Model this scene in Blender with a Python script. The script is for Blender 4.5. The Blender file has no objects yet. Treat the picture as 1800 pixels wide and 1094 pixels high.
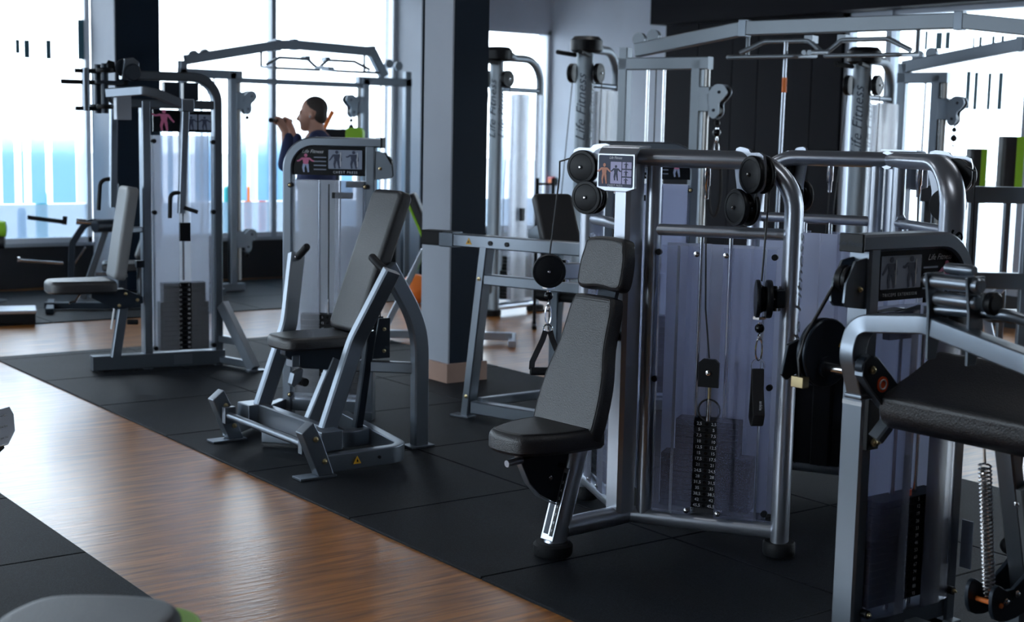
import bpy, math, random
from mathutils import Vector, Matrix
random.seed(7)
R = math.radians
scene = bpy.context.scene
COL = scene.collection

# ------------------------------------------------------------------ camera
CAM = Vector((-3.0775, -5.2967, 1.70))
cam_d = bpy.data.cameras.new('camera')
cam_d.sensor_width = 36.0
cam_d.lens = 50.0
cam_d.clip_end = 400
cam = bpy.data.objects.new('camera', cam_d)
cam.matrix_world = (Matrix.Translation(CAM) @ Matrix.Rotation(R(-36.7), 4, 'Z')
                    @ Matrix.Rotation(R(90 - 7.1), 4, 'X') @ Matrix.Rotation(R(1.2), 4, 'Z'))
cam_d.dof.use_dof = True
cam_d.dof.focus_distance = 5.9
cam_d.dof.aperture_fstop = 3.0
COL.objects.link(cam)
scene.camera = cam

# ------------------------------------------------------------------ sky, exposure
world = bpy.data.worlds.new('overcast_sky')
world.use_nodes = True
scene.world = world
bg = world.node_tree.nodes['Background']
bg.inputs['Color'].default_value = (0.80, 0.90, 1.0, 1)
bg.inputs['Strength'].default_value = 6.0
vs = scene.view_settings
vs.view_transform = 'Standard'
vs.look = 'None'
vs.gamma = 1.0
vs.use_curve_mapping = False
vs.exposure = 0.15

# ------------------------------------------------------------------ materials
MATS = {}
def node(nt, t, **kw):
    n = nt.nodes.new(t)
    for k, v in kw.items():
        setattr(n, k, v)
    return n
def mat(name, col, metal=0.0, rough=0.5, bump=0.0, bscale=200.0, coat=0.0, spec=0.5, var=0.0, vscale=6.0):
    m = bpy.data.materials.new(name)
    m.use_nodes = True
    nt = m.node_tree
    b = nt.nodes['Principled BSDF']
    b.inputs['Base Color'].default_value = (*col, 1)
    b.inputs['Metallic'].default_value = metal
    b.inputs['Roughness'].default_value = rough
    b.inputs['Coat Weight'].default_value = coat
    b.inputs['Coat Roughness'].default_value = 0.15
    b.inputs['Specular IOR Level'].default_value = spec
    tc = node(nt, 'ShaderNodeTexCoord')
    if var > 0:
        n = node(nt, 'ShaderNodeTexNoise')
        n.inputs['Scale'].default_value = vscale
        n.inputs['Detail'].default_value = 4
        nt.links.new(tc.outputs['Object'], n.inputs['Vector'])
        mx = node(nt, 'ShaderNodeMix', data_type='RGBA')
        mx.inputs['A'].default_value = (*[c * (1 - var) for c in col], 1)
        mx.inputs['B'].default_value = (*[min(1, c * (1 + var)) for c in col], 1)
        nt.links.new(n.outputs['Fac'], mx.inputs['Factor'])
        nt.links.new(mx.outputs['Result'], b.inputs['Base Color'])
    if bump > 0:
        n = node(nt, 'ShaderNodeTexNoise')
        n.inputs['Scale'].default_value = bscale
        n.inputs['Detail'].default_value = 2
        nt.links.new(tc.outputs['Object'], n.inputs['Vector'])
        bp = node(nt, 'ShaderNodeBump')
        bp.inputs['Strength'].default_value = bump
        bp.inputs['Distance'].default_value = 0.004
        nt.links.new(n.outputs['Fac'], bp.inputs['Height'])
        nt.links.new(bp.outputs['Normal'], b.inputs['Normal'])
    MATS[name] = m
    return m

mat('silver', (0.46, 0.49, 0.55), 0.85, 0.30, var=0.05, vscale=3)
mat('silver_dark', (0.15, 0.175, 0.205), 0.85, 0.34, var=0.05, vscale=3)
mat('frame', (0.22, 0.25, 0.29), 0.9, 0.33, var=0.05, vscale=3)
mat('chrome_dull', (0.50, 0.49, 0.47), 0.8, 0.4)
mat('chrome', (0.75, 0.76, 0.78), 1.0, 0.14)
mat('brass_bolt', (0.62, 0.50, 0.28), 1.0, 0.3)
mat('vinyl', (0.006, 0.007, 0.010), 0.0, 0.40, bump=0.45, bscale=230, spec=0.75)
mat('vinyl_grey', (0.16, 0.17, 0.18), 0.0, 0.45, bump=0.2, bscale=200)
mat('black', (0.004, 0.005, 0.007), 0.0, 0.42, spec=0.25)
mat('black_gloss', (0.003, 0.004, 0.006), 0.0, 0.25, spec=0.3)
mat('rubber', (0.007, 0.008, 0.010), 0.0, 0.6, bump=0.3, bscale=150, spec=0.25)
mat('plate_iron', (0.003, 0.0035, 0.005), 0.0, 0.5, spec=0.2)
mat('webbing', (0.008, 0.008, 0.010), 0.0, 0.75, bump=0.6, bscale=500)
mat('cable', (0.01, 0.01, 0.012), 0.0, 0.4)
mat('slate_paint', (0.018, 0.026, 0.038), 0.35, 0.38, spec=0.35)
mat('white_print', (0.62, 0.64, 0.68), 0.0, 0.6)
mat('lcd', (0.36, 0.34, 0.55), 0.0, 0.4)
mat('placard_photo', (0.23, 0.27, 0.36), 0.0, 0.4)
mat('figure_dark', (0.03, 0.04, 0.08), 0.0, 0.6)
mat('figure_skin', (0.55, 0.24, 0.16), 0.0, 0.6)
mat('figure_pink', (0.60, 0.16, 0.30), 0.0, 0.6)
mat('figure_blue', (0.35, 0.42, 0.62), 0.0, 0.6)
mat('warning_yellow', (0.80, 0.42, 0.02), 0.0, 0.5)
mat('orange_red', (0.75, 0.09, 0.015), 0.0, 0.45)
mat('orange', (0.85, 0.20, 0.03), 0.0, 0.5)
mat('lime', (0.30, 0.62, 0.03), 0.0, 0.5)
mat('plaster', (0.62, 0.67, 0.76), 0.0, 0.85, bump=0.1, bscale=40, var=0.10, vscale=2.5)
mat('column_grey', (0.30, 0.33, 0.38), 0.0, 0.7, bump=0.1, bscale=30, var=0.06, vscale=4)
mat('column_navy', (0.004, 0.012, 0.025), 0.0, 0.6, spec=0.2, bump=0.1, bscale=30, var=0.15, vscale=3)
mat('panel_black', (0.004, 0.004, 0.008), 0.0, 0.7, spec=0.2)
mat('silver_mid', (0.22, 0.25, 0.28), 0.6, 0.42, var=0.05, vscale=3)
mat('sill_black', (0.008, 0.009, 0.013), 0.0, 0.5)
mat('plinth_wood', (0.36, 0.23, 0.18), 0.0, 0.45, var=0.1, vscale=8)
mat('frame_grey', (0.33, 0.37, 0.43), 0.3, 0.45)
mat('frame_white', (0.62, 0.66, 0.72), 0.1, 0.45)
mat('ceiling_paint', (0.10, 0.10, 0.11), 0.0, 0.9)
mat('wall_paint', (0.06, 0.065, 0.08), 0.0, 0.9, var=0.05)
mat('paving', (0.45, 0.46, 0.48), 0.0, 0.9, var=0.15)
mat('facade', (0.80, 0.82, 0.85), 0.0, 0.9)
mat('facade_glass', (0.04, 0.08, 0.11), 0.0, 0.2)
mat('teal_paint', (0.02, 0.28, 0.30), 0.0, 0.4)
mat('red_paint', (0.50, 0.03, 0.04), 0.0, 0.35)
mat('blue_paint', (0.06, 0.13, 0.36), 0.0, 0.35)
mat('car_white', (0.6, 0.62, 0.66), 0.0, 0.3, coat=0.5)
mat('skin', (0.50, 0.27, 0.20), 0.0, 0.55, var=0.1, vscale=14)
mat('hair', (0.035, 0.028, 0.026), 0.0, 0.7, bump=0.6, bscale=220)
mat('hoodie', (0.022, 0.035, 0.105), 0.0, 0.85, bump=0.4, bscale=90, var=0.15, vscale=12)
mat('trousers', (0.03, 0.03, 0.035), 0.0, 0.8)
mat('bench_wood', (0.30, 0.17, 0.08), 0.0, 0.45, var=0.2, vscale=14)
mat('film_dash', (0.035, 0.12, 0.16), 0.0, 0.4)
mat('box_white', (0.62, 0.64, 0.68), 0.0, 0.5)

def mat_floor():
    m = bpy.data.materials.new('wood_floor'); m.use_nodes = True
    nt = m.node_tree; b = nt.nodes['Principled BSDF']
    tc = node(nt, 'ShaderNodeTexCoord')
    mp = node(nt, 'ShaderNodeMapping'); mp.inputs['Scale'].default_value = (1.3, 14, 1)
    mp.inputs['Rotation'].default_value = (0, 0, R(0))
    nt.links.new(tc.outputs['Object'], mp.inputs['Vector'])
    n = node(nt, 'ShaderNodeTexNoise'); n.inputs['Scale'].default_value = 2.2; n.inputs['Detail'].default_value = 8; n.inputs['Distortion'].default_value = 0.6
    nt.links.new(mp.outputs['Vector'], n.inputs['Vector'])
    cr = node(nt, 'ShaderNodeValToRGB')
    e = cr.color_ramp.elements
    e[0].position = 0.30; e[0].color = (0.17, 0.058, 0.010, 1)
    e[1].position = 0.72; e[1].color = (0.56, 0.215, 0.035, 1)
    nt.links.new(n.outputs['Fac'], cr.inputs['Fac'])
    nt.links.new(cr.outputs['Color'], b.inputs['Base Color'])
    b.inputs['Roughness'].default_value = 0.36
    b.inputs['Specular IOR Level'].default_value = 0.4
    b.inputs['Coat Weight'].default_value = 0.70
    b.inputs['Coat Roughness'].default_value = 0.23
    n2 = node(nt, 'ShaderNodeTexNoise'); n2.inputs['Scale'].default_value = 5; n2.inputs['Detail'].default_value = 6
    mp2 = node(nt, 'ShaderNodeMapping'); mp2.inputs['Scale'].default_value = (1.5, 9, 1)
    nt.links.new(tc.outputs['Object'], mp2.inputs['Vector'])
    nt.links.new(mp2.outputs['Vector'], n2.inputs['Vector'])
    bp = node(nt, 'ShaderNodeBump'); bp.inputs['Strength'].default_value = 0.14; bp.inputs['Distance'].default_value = 0.01
    nt.links.new(n2.outputs['Fac'], bp.inputs['Height']); nt.links.new(bp.outputs['Normal'], b.inputs['Normal'])
    nt.links.new(bp.outputs['Normal'], b.inputs['Coat Normal'])
    MATS['wood_floor'] = m
mat_floor()
def mat_mat():
    m = bpy.data.materials.new('rubber_tile'); m.use_nodes = True
    nt = m.node_tree; b = nt.nodes['Principled BSDF']
    tc = node(nt, 'ShaderNodeTexCoord'); gm = node(nt, 'ShaderNodeNewGeometry')
    n = node(nt, 'ShaderNodeTexNoise'); n.inputs['Scale'].default_value = 260; n.inputs['Detail'].default_value = 2
    nt.links.new(gm.outputs['Position'], n.inputs['Vector'])
    n1 = node(nt, 'ShaderNodeTexNoise'); n1.inputs['Scale'].default_value = 2.6; n1.inputs['Detail'].default_value = 6
    nt.links.new(gm.outputs['Position'], n1.inputs['Vector'])
    cr = node(nt, 'ShaderNodeValToRGB'); e = cr.color_ramp.elements
    e[0].position = 0.45; e[0].color = (0.003, 0.004, 0.006, 1)
    e[1].position = 0.85; e[1].color = (0.026, 0.034, 0.046, 1)
    nt.links.new(n.outputs['Fac'], cr.inputs['Fac'])
    mx = node(nt, 'ShaderNodeMix', data_type='RGBA', blend_type='MULTIPLY'); mx.inputs['Factor'].default_value = 1
    cr2 = node(nt, 'ShaderNodeValToRGB'); e = cr2.color_ramp.elements
    e[0].position = 0.3; e[0].color = (0.65, 0.65, 0.65, 1); e[1].position = 0.75; e[1].color = (1.25, 1.25, 1.3, 1)
    nt.links.new(n1.outputs['Fac'], cr2.inputs['Fac'])
    nt.links.new(cr.outputs['Color'], mx.inputs['A']); nt.links.new(cr2.outputs['Color'], mx.inputs['B'])
    nt.links.new(mx.outputs['Result'], b.inputs['Base Color'])
    b.inputs['Roughness'].default_value = 0.62
    b.inputs['Specular IOR Level'].default_value = 0.16
    bp = node(nt, 'ShaderNodeBump'); bp.inputs['Strength'].default_value = 0.3; bp.inputs['Distance'].default_value = 0.004
    nt.links.new(n.outputs['Fac'], bp.inputs['Height']); nt.links.new(bp.outputs['Normal'], b.inputs['Normal'])
    MATS['rubber_tile'] = m
mat_mat()
def mat_shield(name, col, transp, transl):
    """frosted polycarbonate sheet: part clear, part scattering, glossy skin"""
    m = bpy.data.materials.new(name); m.use_nodes = True
    nt = m.node_tree; nt.nodes.clear()
    out = node(nt, 'ShaderNodeOutputMaterial')
    df = node(nt, 'ShaderNodeBsdfDiffuse'); df.inputs['Color'].default_value = (*col, 1)
    tl = node(nt, 'ShaderNodeBsdfTranslucent'); tl.inputs['Color'].default_value = (*col, 1)
    tp = node(nt, 'ShaderNodeBsdfTransparent'); tp.inputs['Color'].default_value = (0.92, 0.94, 0.98, 1)
    gl = node(nt, 'ShaderNodeBsdfGlossy'); gl.inputs['Roughness'].default_value = 0.25
    m1 = node(nt, 'ShaderNodeMixShader'); m1.inputs[0].default_value = transl
    nt.links.new(df.outputs[0], m1.inputs[1]); nt.links.new(tl.outputs[0], m1.inputs[2])
    m2 = node(nt, 'ShaderNodeMixShader'); m2.inputs[0].default_value = transp
    nt.links.new(m1.outputs[0], m2.inputs[1]); nt.links.new(tp.outputs[0], m2.inputs[2])
    fr = node(nt, 'ShaderNodeFresnel'); fr.inputs['IOR'].default_value = 1.35
    m3 = node(nt, 'ShaderNodeMixShader')
    nt.links.new(fr.outputs[0], m3.inputs[0]); nt.links.new(m2.outputs[0], m3.inputs[1]); nt.links.new(gl.outputs[0], m3.inputs[2])
    nt.links.new(m3.outputs[0], out.inputs['Surface'])
    MATS[name] = m
mat_shield('shield', (0.60, 0.64, 0.92), 0.86, 0.5)
mat_shield('shield_back', (0.80, 0.84, 1.0), 0.25, 0.6)
mat_shield('shield_bright', (0.85, 0.88, 0.95), 0.76, 0.6)
mat_shield('shield_bright_back', (0.92, 0.94, 0.98), 0.62, 0.8)
def mat_glass():
    m = bpy.data.materials.new('window_glass'); m.use_nodes = True
    nt = m.node_tree; nt.nodes.clear()
    out = node(nt, 'ShaderNodeOutputMaterial')
    tp = node(nt, 'ShaderNodeBsdfTransparent'); tp.inputs['Color'].default_value = (0.95, 0.97, 0.98, 1)
    gl = node(nt, 'ShaderNodeBsdfGlossy'); gl.inputs['Roughness'].default_value = 0.02
    fr = node(nt, 'ShaderNodeFresnel'); fr.inputs['IOR'].default_value = 1.2
    mx = node(nt, 'ShaderNodeMixShader')
    nt.links.new(fr.outputs[0], mx.inputs[0]); nt.links.new(tp.outputs[0], mx.inputs[1]); nt.links.new(gl.outputs[0], mx.inputs[2])
    nt.links.new(mx.outputs[0], out.inputs['Surface'])
    MATS['window_glass'] = m
mat_glass()
def mat_film(name, col, z0, z1, a0, a1):
    """printed window film whose density fades out towards its top edge (a property of the print)"""
    m = bpy.data.materials.new(name); m.use_nodes = True
    nt = m.node_tree; nt.nodes.clear()
    out = node(nt, 'ShaderNodeOutputMaterial')
    gm = node(nt, 'ShaderNodeNewGeometry'); sp = node(nt, 'ShaderNodeSeparateXYZ')
    nt.links.new(gm.outputs['Position'], sp.inputs[0])
    mr = node(nt, 'ShaderNodeMapRange'); mr.interpolation_type = 'SMOOTHSTEP'
    mr.inputs['From Min'].default_value = z0; mr.inputs['From Max'].default_value = z1
    mr.inputs['To Min'].default_value = a0; mr.inputs['To Max'].default_value = a1
    nt.links.new(sp.outputs['Z'], mr.inputs['Value'])
    tl = node(nt, 'ShaderNodeBsdfTranslucent'); tl.inputs['Color'].default_value = (*col, 1)
    tp = node(nt, 'ShaderNodeBsdfTransparent')
    mx = node(nt, 'ShaderNodeMixShader')
    nt.links.new(mr.outputs[0], mx.inputs[0]); nt.links.new(tp.outputs[0], mx.inputs[1]); nt.links.new(tl.outputs[0], mx.inputs[2])
    nt.links.new(mx.outputs[0], out.inputs['Surface'])
    MATS[name] = m
mat_film('film_blue', (0.30, 0.48, 0.62), 1.25, 2.1, 0.88, 0.0)
mat_film('film_pale', (0.55, 0.70, 0.80), 1.25, 2.1, 0.80, 0.0)
mat_film('film_low', (0.22, 0.30, 0.38), 2.0, 3.0, 0.65, 0.65)

# ------------------------------------------------------------------ mesh helpers
def fillet(pts, r, n=6):
    """round the inner corners of a polyline; r a number or one per point"""
    pts = [Vector(p) for p in pts]
    out = [pts[0]]
    for i in range(1, len(pts) - 1):
        ri = r[i] if isinstance(r, (list, tuple)) else r
        a, p, b = pts[i - 1], pts[i], pts[i + 1]
        d0 = (a - p).normalized(); d1 = (b - p).normalized()
        ang = d0.angle(d1)
        if ri <= 0 or ang > math.pi - 0.02:
            out.append(p); continue
        t = min(ri / math.tan(ang / 2), (a - p).length * .49 if i > 1 else (a - p).length * .95, (b - p).length * .49 if i < len(pts) - 2 else (b - p).length * .95)
        rr = t * math.tan(ang / 2)
        c = p + (d0 + d1).normalized() * (rr / math.sin(ang / 2))
        s = p + d0 * t - c; e = p + d1 * t - c
        w = s.angle(e)
        for k in range(n + 1):
            f = k / n
            out.append(c + (s * math.sin((1 - f) * w) + e * math.sin(f * w)) / math.sin(w))
    out.append(pts[-1])
    return out
def circle(r, n=12, r2=None):
    r2 = r if r2 is None else r2
    return [(r * math.cos(2 * math.pi * k / n), r2 * math.sin(2 * math.pi * k / n)) for k in range(n)]
def rect(w, h, c=0.0):
    """rectangle profile, w along side axis and h along up axis, corner chamfer c"""
    w /= 2; h /= 2
    if c <= 0:
        return [(-w, -h), (w, -h), (w, h), (-w, h)]
    return [(-w + c, -h), (w - c, -h), (w, -h + c), (w, h - c), (w - c, h), (-w + c, h), (-w, h - c), (-w, -h + c)]
class MB:
    def __init__(s, M=None):
        s.v = []; s.f = []; s.M = M
    def add(s, v, f):
        o = len(s.v)
        for p in v:
            p = Vector(p)
            s.v.append(s.M @ p if s.M else p)
        s.f += [tuple(i + o for i in q) for q in f]
        return s
    def box(s, c, size, Rm=None):
        c = Vector(c); x, y, z = [k / 2 for k in size]
        v = [Vector(p) for p in ((-x, -y, -z), (x, -y, -z), (x, y, -z), (-x, y, -z), (-x, -y, z), (x, -y, z), (x, y, z), (-x, y, z))]
        if Rm is not None: v = [Rm @ p for p in v]
        return s.add([p + c for p in v], [(0, 3, 2, 1), (4, 5, 6, 7), (0, 1, 5, 4), (1, 2, 6, 5), (2, 3, 7, 6), (3, 0, 4, 7)])
    def span(s, a, b):
        a = Vector(a); b = Vector(b)
        return s.box((a + b) / 2, [abs(k) for k in (b - a)])
    def sweep(s, pts, prof, side=None, caps=True):
        """sweep profile (a along side axis, b along the up axis) along a polyline"""
        pts = [Vector(p) for p in pts]; n = len(pts); m = len(prof)
        tan = []
        for i in range(n):
            a = (pts[i] - pts[i - 1]).normalized() if i else None
            b = (pts[i + 1] - pts[i]).normalized() if i < n - 1 else None
            tan.append((a, b))
        sd = Vector(side).normalized() if side is not None else None
        if sd is None:
            t0 = tan[0][1]
            sd = t0.cross(Vector((0, 0, 1)))
            if sd.length < 1e-3: sd = Vector((1, 0, 0))
            sd.normalize()
            free = True
        else:
            free = False
        v = []
        for i in range(n):
            a, b = tan[i]
            t = ((a or b) + (b or a)).normalized()
            sc = 1.0
            if a and b:
                sc = 1 / max(0.35, a.dot(t))
            sv = (sd - t * sd.dot(t))
            if sv.length < 1e-4: sv = t.orthogonal()
            sv.normalize()
            if free: sd = sv
            up = sv.cross(t).normalized()
            if a and b and (b - a).length > 1e-5:
                k = (b - a); k = (k - t * k.dot(t)).normalized()
            else:
                k = None
            for (pa, pb) in prof:
                off = sv * pa + up * pb
                if k is not None: off = off + k * (off.dot(k) * (sc - 1))
                v.append(pts[i] + off)
        f = []
        for i in range(n - 1):
            for j in range(m):
                f.append((i * m + j, i * m + (j + 1) % m, (i + 1) * m + (j + 1) % m, (i + 1) * m + j))
        if caps:
            f.append(tuple(range(m - 1, -1, -1))); f.append(tuple((n - 1) * m + j for j in range(m)))
        return s.add(v, f)
    def tube(s, pts, r, seg=12, r2=None, side=None):
        return s.sweep(pts, circle(r, seg, r2), side)
    def bar(s, p0, p1, w, h, side=None, c=0.006):
        return s.sweep([p0, p1], rect(w, h, c), side)
    def cyl(s, p0, p1, r, r1=None, seg=20):
        return s.lathe([(r, 0), (r if r1 is None else r1, (Vector(p1) - Vector(p0)).length)], p0, Vector(p1) - Vector(p0), seg)
    def lathe(s, prof, o, axis, seg=24):
        o = Vector(o); ax = Vector(axis).normalized(); e1 = ax.orthogonal().normalized(); e2 = ax.cross(e1)
        v = []; f = []; n = len(prof)
        for (r, h) in prof:
            for k in range(seg):
                a = 2 * math.pi * k / seg
                v.append(o + ax * h + (e1 * math.cos(a) + e2 * math.sin(a)) * r)
        for i in range(n - 1):
            for k in range(seg):
                f.append((i * seg + k, i * seg + (k + 1) % seg, (i + 1) * seg + (k + 1) % seg, (i + 1) * seg + k))
        f.append(tuple(range(seg - 1, -1, -1))); f.append(tuple((n - 1) * seg + k for k in range(seg)))
        return s.add(v, f)
    def prism(s, poly, o, ex, ey, depth):
        """extrude a 2-D outline (in ex, ey about o) by the vector depth"""
        o = Vector(o); ex = Vector(ex); ey = Vector(ey); d = Vector(depth); n = len(poly)
        v = [o + ex * a + ey * b for a, b in poly]; v += [p + d for p in v]
        f = [tuple(range(n - 1, -1, -1)), tuple(range(n, 2 * n))]
        f += [(i, (i + 1) % n, n + (i + 1) % n, n + i) for i in range(n)]
        return s.add(v, f)
    def ring(s, o, axis, r, t, seg=24, tseg=8):
        o = Vector(o); ax = Vector(axis).normalized(); e1 = ax.orthogonal().normalized(); e2 = ax.cross(e1)
        v = []; f = []
        for k in range(seg):
            a = 2 * math.pi * k / seg; d = e1 * math.cos(a) + e2 * math.sin(a)
            for j in range(tseg):
                b = 2 * math.pi * j / tseg
                v.append(o + d * (r + t * math.cos(b)) + ax * (t * math.sin(b)))
        for k in range(seg):
            for j in range(tseg):
                f.append((k * tseg + j, ((k + 1) % seg) * tseg + j, ((k + 1) % seg) * tseg + (j + 1) % tseg, k * tseg + (j + 1) % tseg))
        return s.add(v, f)
    def ball(s, c, r, seg=14, rings=8, scale=(1, 1, 1), Rm=None):
        c = Vector(c); v = []; f = []
        for i in range(rings + 1):
            th = math.pi * i / rings
            for k in range(seg):
                ph = 2 * math.pi * k / seg
                p = Vector((r * scale[0] * math.sin(th) * math.cos(ph), r * scale[1] * math.sin(th) * math.sin(ph), r * scale[2] * math.cos(th)))
                v.append(c + (Rm @ p if Rm is not None else p))
        for i in range(rings):
            for k in range(seg):
                f.append((i * seg + k, (i + 1) * seg + k, (i + 1) * seg + (k + 1) % seg, i * seg + (k + 1) % seg))
        return s.add(v, f)
    def pad(s, poly, o, ex, ey, nrm, th, r, crown=0.0):
        """upholstered cushion: outline poly, back face through o, thickness th along nrm, rounded edge r"""
        o = Vector(o); ex = Vector(ex).normalized(); ey = Vector(ey).normalized(); nz = Vector(nrm).normalized()
        n = len(poly); P = [Vector((a, b)) for a, b in poly]
        area = sum(P[i].x * P[(i + 1) % n].y - P[(i + 1) % n].x * P[i].y for i in range(n))
        sg = 1 if area > 0 else -1
        nv = []
        for i in range(n):
            t = ((P[i] - P[i - 1]).normalized() + (P[(i + 1) % n] - P[i]).normalized()).normalized()
            nv.append(Vector((-t.y, t.x)) * sg)
        for _ in range(2):
            nv = [(nv[i - 1] + nv[i] * 2 + nv[(i + 1) % n]).normalized() for i in range(n)]
        loops = [(r * .35, 0), (0, r * .4)]
        for k in range(0, 5):
            a = math.pi / 2 * k / 4
            loops.append((r * (1 - math.cos(a)), th - r + r * math.sin(a)))
        loops.append((r + .003, th)); loops.append((r + .006, th))
        v = []; f = []
        for ins, h in loops:
            for i in range(n):
                q = P[i] + nv[i] * ins
                v.append(o + ex * q.x + ey * q.y + nz * h)
        L = len(loops)
        for l in range(L - 1):
            for i in range(n):
                f.append((l * n + i, l * n + (i + 1) % n, (l + 1) * n + (i + 1) % n, (l + 1) * n + i))
        f.append(tuple(range(n - 1, -1, -1))); f.append(tuple((L - 1) * n + i for i in range(n)))
        return s.add(v, f)
    def seam(s, poly, o, ex, ey, nrm, th, r, t=.0022):
        """stitched piping running round the face of a cushion made with pad()"""
        o = Vector(o); ex = Vector(ex).normalized(); ey = Vector(ey).normalized(); nz = Vector(nrm).normalized(); n = len(poly)
        P = [Vector(q) for q in poly]
        area = sum(P[i].x * P[(i + 1) % n].y - P[(i + 1) % n].x * P[i].y for i in range(n)); sg = 1 if area > 0 else -1
        pts = []
        for i in range(n):
            d = ((P[i] - P[i - 1]).normalized() + (P[(i + 1) % n] - P[i]).normalized()).normalized()
            q = P[i] + Vector((-d.y, d.x)) * (sg * r * .62)
            pts.append(o + ex * q.x + ey * q.y + nz * (th - r + r * .93))
        return s.tube(pts + [pts[0]], t, 5)
    def mesh(s, name, m):
        me = bpy.data.meshes.new(name)
        me.from_pydata([tuple(p) for p in s.v], [], s.f)
        me.materials.append(MATS[m])
        me.update()
        import bmesh
        bm = bmesh.new(); bm.from_mesh(me)
        bmesh.ops.recalc_face_normals(bm, faces=bm.faces)
        bm.to_mesh(me); bm.free()
        for p in me.polygons: p.use_smooth = True
        me.set_sharp_from_angle(angle=R(38))
        return me
    def build(s, name, m, parent=None, bevel=0.0):
        o = bpy.data.objects.new(name, s.mesh(name, m))
        COL.objects.link(o)
        if parent is not None: o.parent = parent
        if bevel > 0:
            b = o.modifiers.new('edge', 'BEVEL'); b.width = bevel; b.segments = 2; b.limit_method = 'ANGLE'; b.angle_limit = R(40)
            o.modifiers.new('n', 'WEIGHTED_NORMAL')
        return o
def thing(name, label, cat, loc=(0, 0, 0), rz=0.0, group=None):
    o = bpy.data.objects.new(name, None); COL.objects.link(o)
    o.empty_display_size = 0.1
    o.location = loc; o.rotation_euler = (0, 0, R(rz))
    return tag(o, label, cat, group)
def tag(o, label, cat, group=None):
    o['label'] = label; o['category'] = cat
    if group: o['group'] = group
    return o
def struct(o):
    o['kind'] = 'structure'; return o
def copy_obj(o, parent=None):
    c = o.copy(); COL.objects.link(c)
    if parent is not None: c.parent = parent
    for ch in list(o.children): copy_obj(ch, c)
    return c
TXT = {}
def text(s, size, o, ex, ey, m, parent, name='lettering', italic=0.0, align='CENTER', spacing=1.0):
    """flat lettering lying in the plane (ex, ey) centred on o"""
    key = (s, m, italic, align, spacing)
    if key not in TXT:
        c = bpy.data.curves.new('lettering', 'FONT'); c.body = s; c.size = 1; c.align_x = align; c.align_y = 'CENTER'
        c.shear = italic; c.space_character = spacing; c.resolution_u = 2
        t = bpy.data.objects.new('t', c)
        me = bpy.data.meshes.new_from_object(t); me.name = 'lettering'
        me.materials.clear(); me.materials.append(MATS[m])
        bpy.data.objects.remove(t)
        TXT[key] = me
    ob = bpy.data.objects.new(name, TXT[key]); COL.objects.link(ob)
    ex = Vector(ex).normalized(); ey = Vector(ey).normalized(); ez = ex.cross(ey)
    Mx = Matrix.Identity(4)
    for i, a in enumerate((ex, ey, ez)):
        for j in range(3): Mx[j][i] = a[j] * size
    Mx.translation = Vector(o)
    ob.parent = parent; ob.matrix_local = Mx
    return ob
def decal(poly, o, ex, ey, m, parent, name, lift=0.0015):
    """thin printed shape lying on a surface"""
    ex = Vector(ex).normalized(); ey = Vector(ey).normalized(); n = ex.cross(ey).normalized()
    return MB().prism(poly, Vector(o), ex, ey, n * lift).build(name, m, parent)
def rbox(w, h, r=0.01, n=4):
    """rounded rectangle outline centred on 0"""
    out = []
    for cx, cy, a0 in ((w / 2 - r, h / 2 - r, 0), (-w / 2 + r, h / 2 - r, 90), (-w / 2 + r, -h / 2 + r, 180), (w / 2 - r, -h / 2 + r, 270)):
        for k in range(n + 1):
            a = R(a0 + 90 * k / n); out.append((cx + r * math.cos(a), cy + r * math.sin(a)))
    return out
def smooth_outline(pts, n=4):
    """closed Catmull-Rom through the points"""
    out = []; L = len(pts)
    P = [Vector(p) for p in pts]
    for i in range(L):
        p0, p1, p2, p3 = P[i - 1], P[i], P[(i + 1) % L], P[(i + 2) % L]
        for k in range(n):
            t = k / n
            q = 0.5 * ((2 * p1) + (p2 - p0) * t + (2 * p0 - 5 * p1 + 4 * p2 - p3) * t * t + (3 * p1 - p0 - 3 * p2 + p3) * t ** 3)
            out.append((q.x, q.y))
    return out
X, Y, Z = Vector((1, 0, 0)), Vector((0, 1, 0)), Vector((0, 0, 1))
def bolt(c, axis, parent, r=0.011, m='brass_bolt', name='bolt'):
    return MB().lathe([(r, 0), (r, .005), (r * .55, .006), (r * .55, .011), (r * .3, .013)], c, axis, 10).build(name, m, parent)
def triangle_sign(o, ex, ey, parent, s=0.045):
    t = decal([(-s / 2, -s * .42), (s / 2, -s * .42), (0, s * .46)], o, ex, ey, 'warning_yellow', parent, 'warning_sticker')
    ex = Vector(ex); ey = Vector(ey); n = ex.cross(ey)
    decal([(-.10 * s, -.22 * s), (.12 * s, -.22 * s), (.10 * s, -.05 * s), (.03 * s, .02 * s), (-.02 * s, .20 * s), (-.08 * s, .0)], Vector(o) + n * .0012, ex, ey, 'black', t, 'pictogram')
    return t
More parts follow.
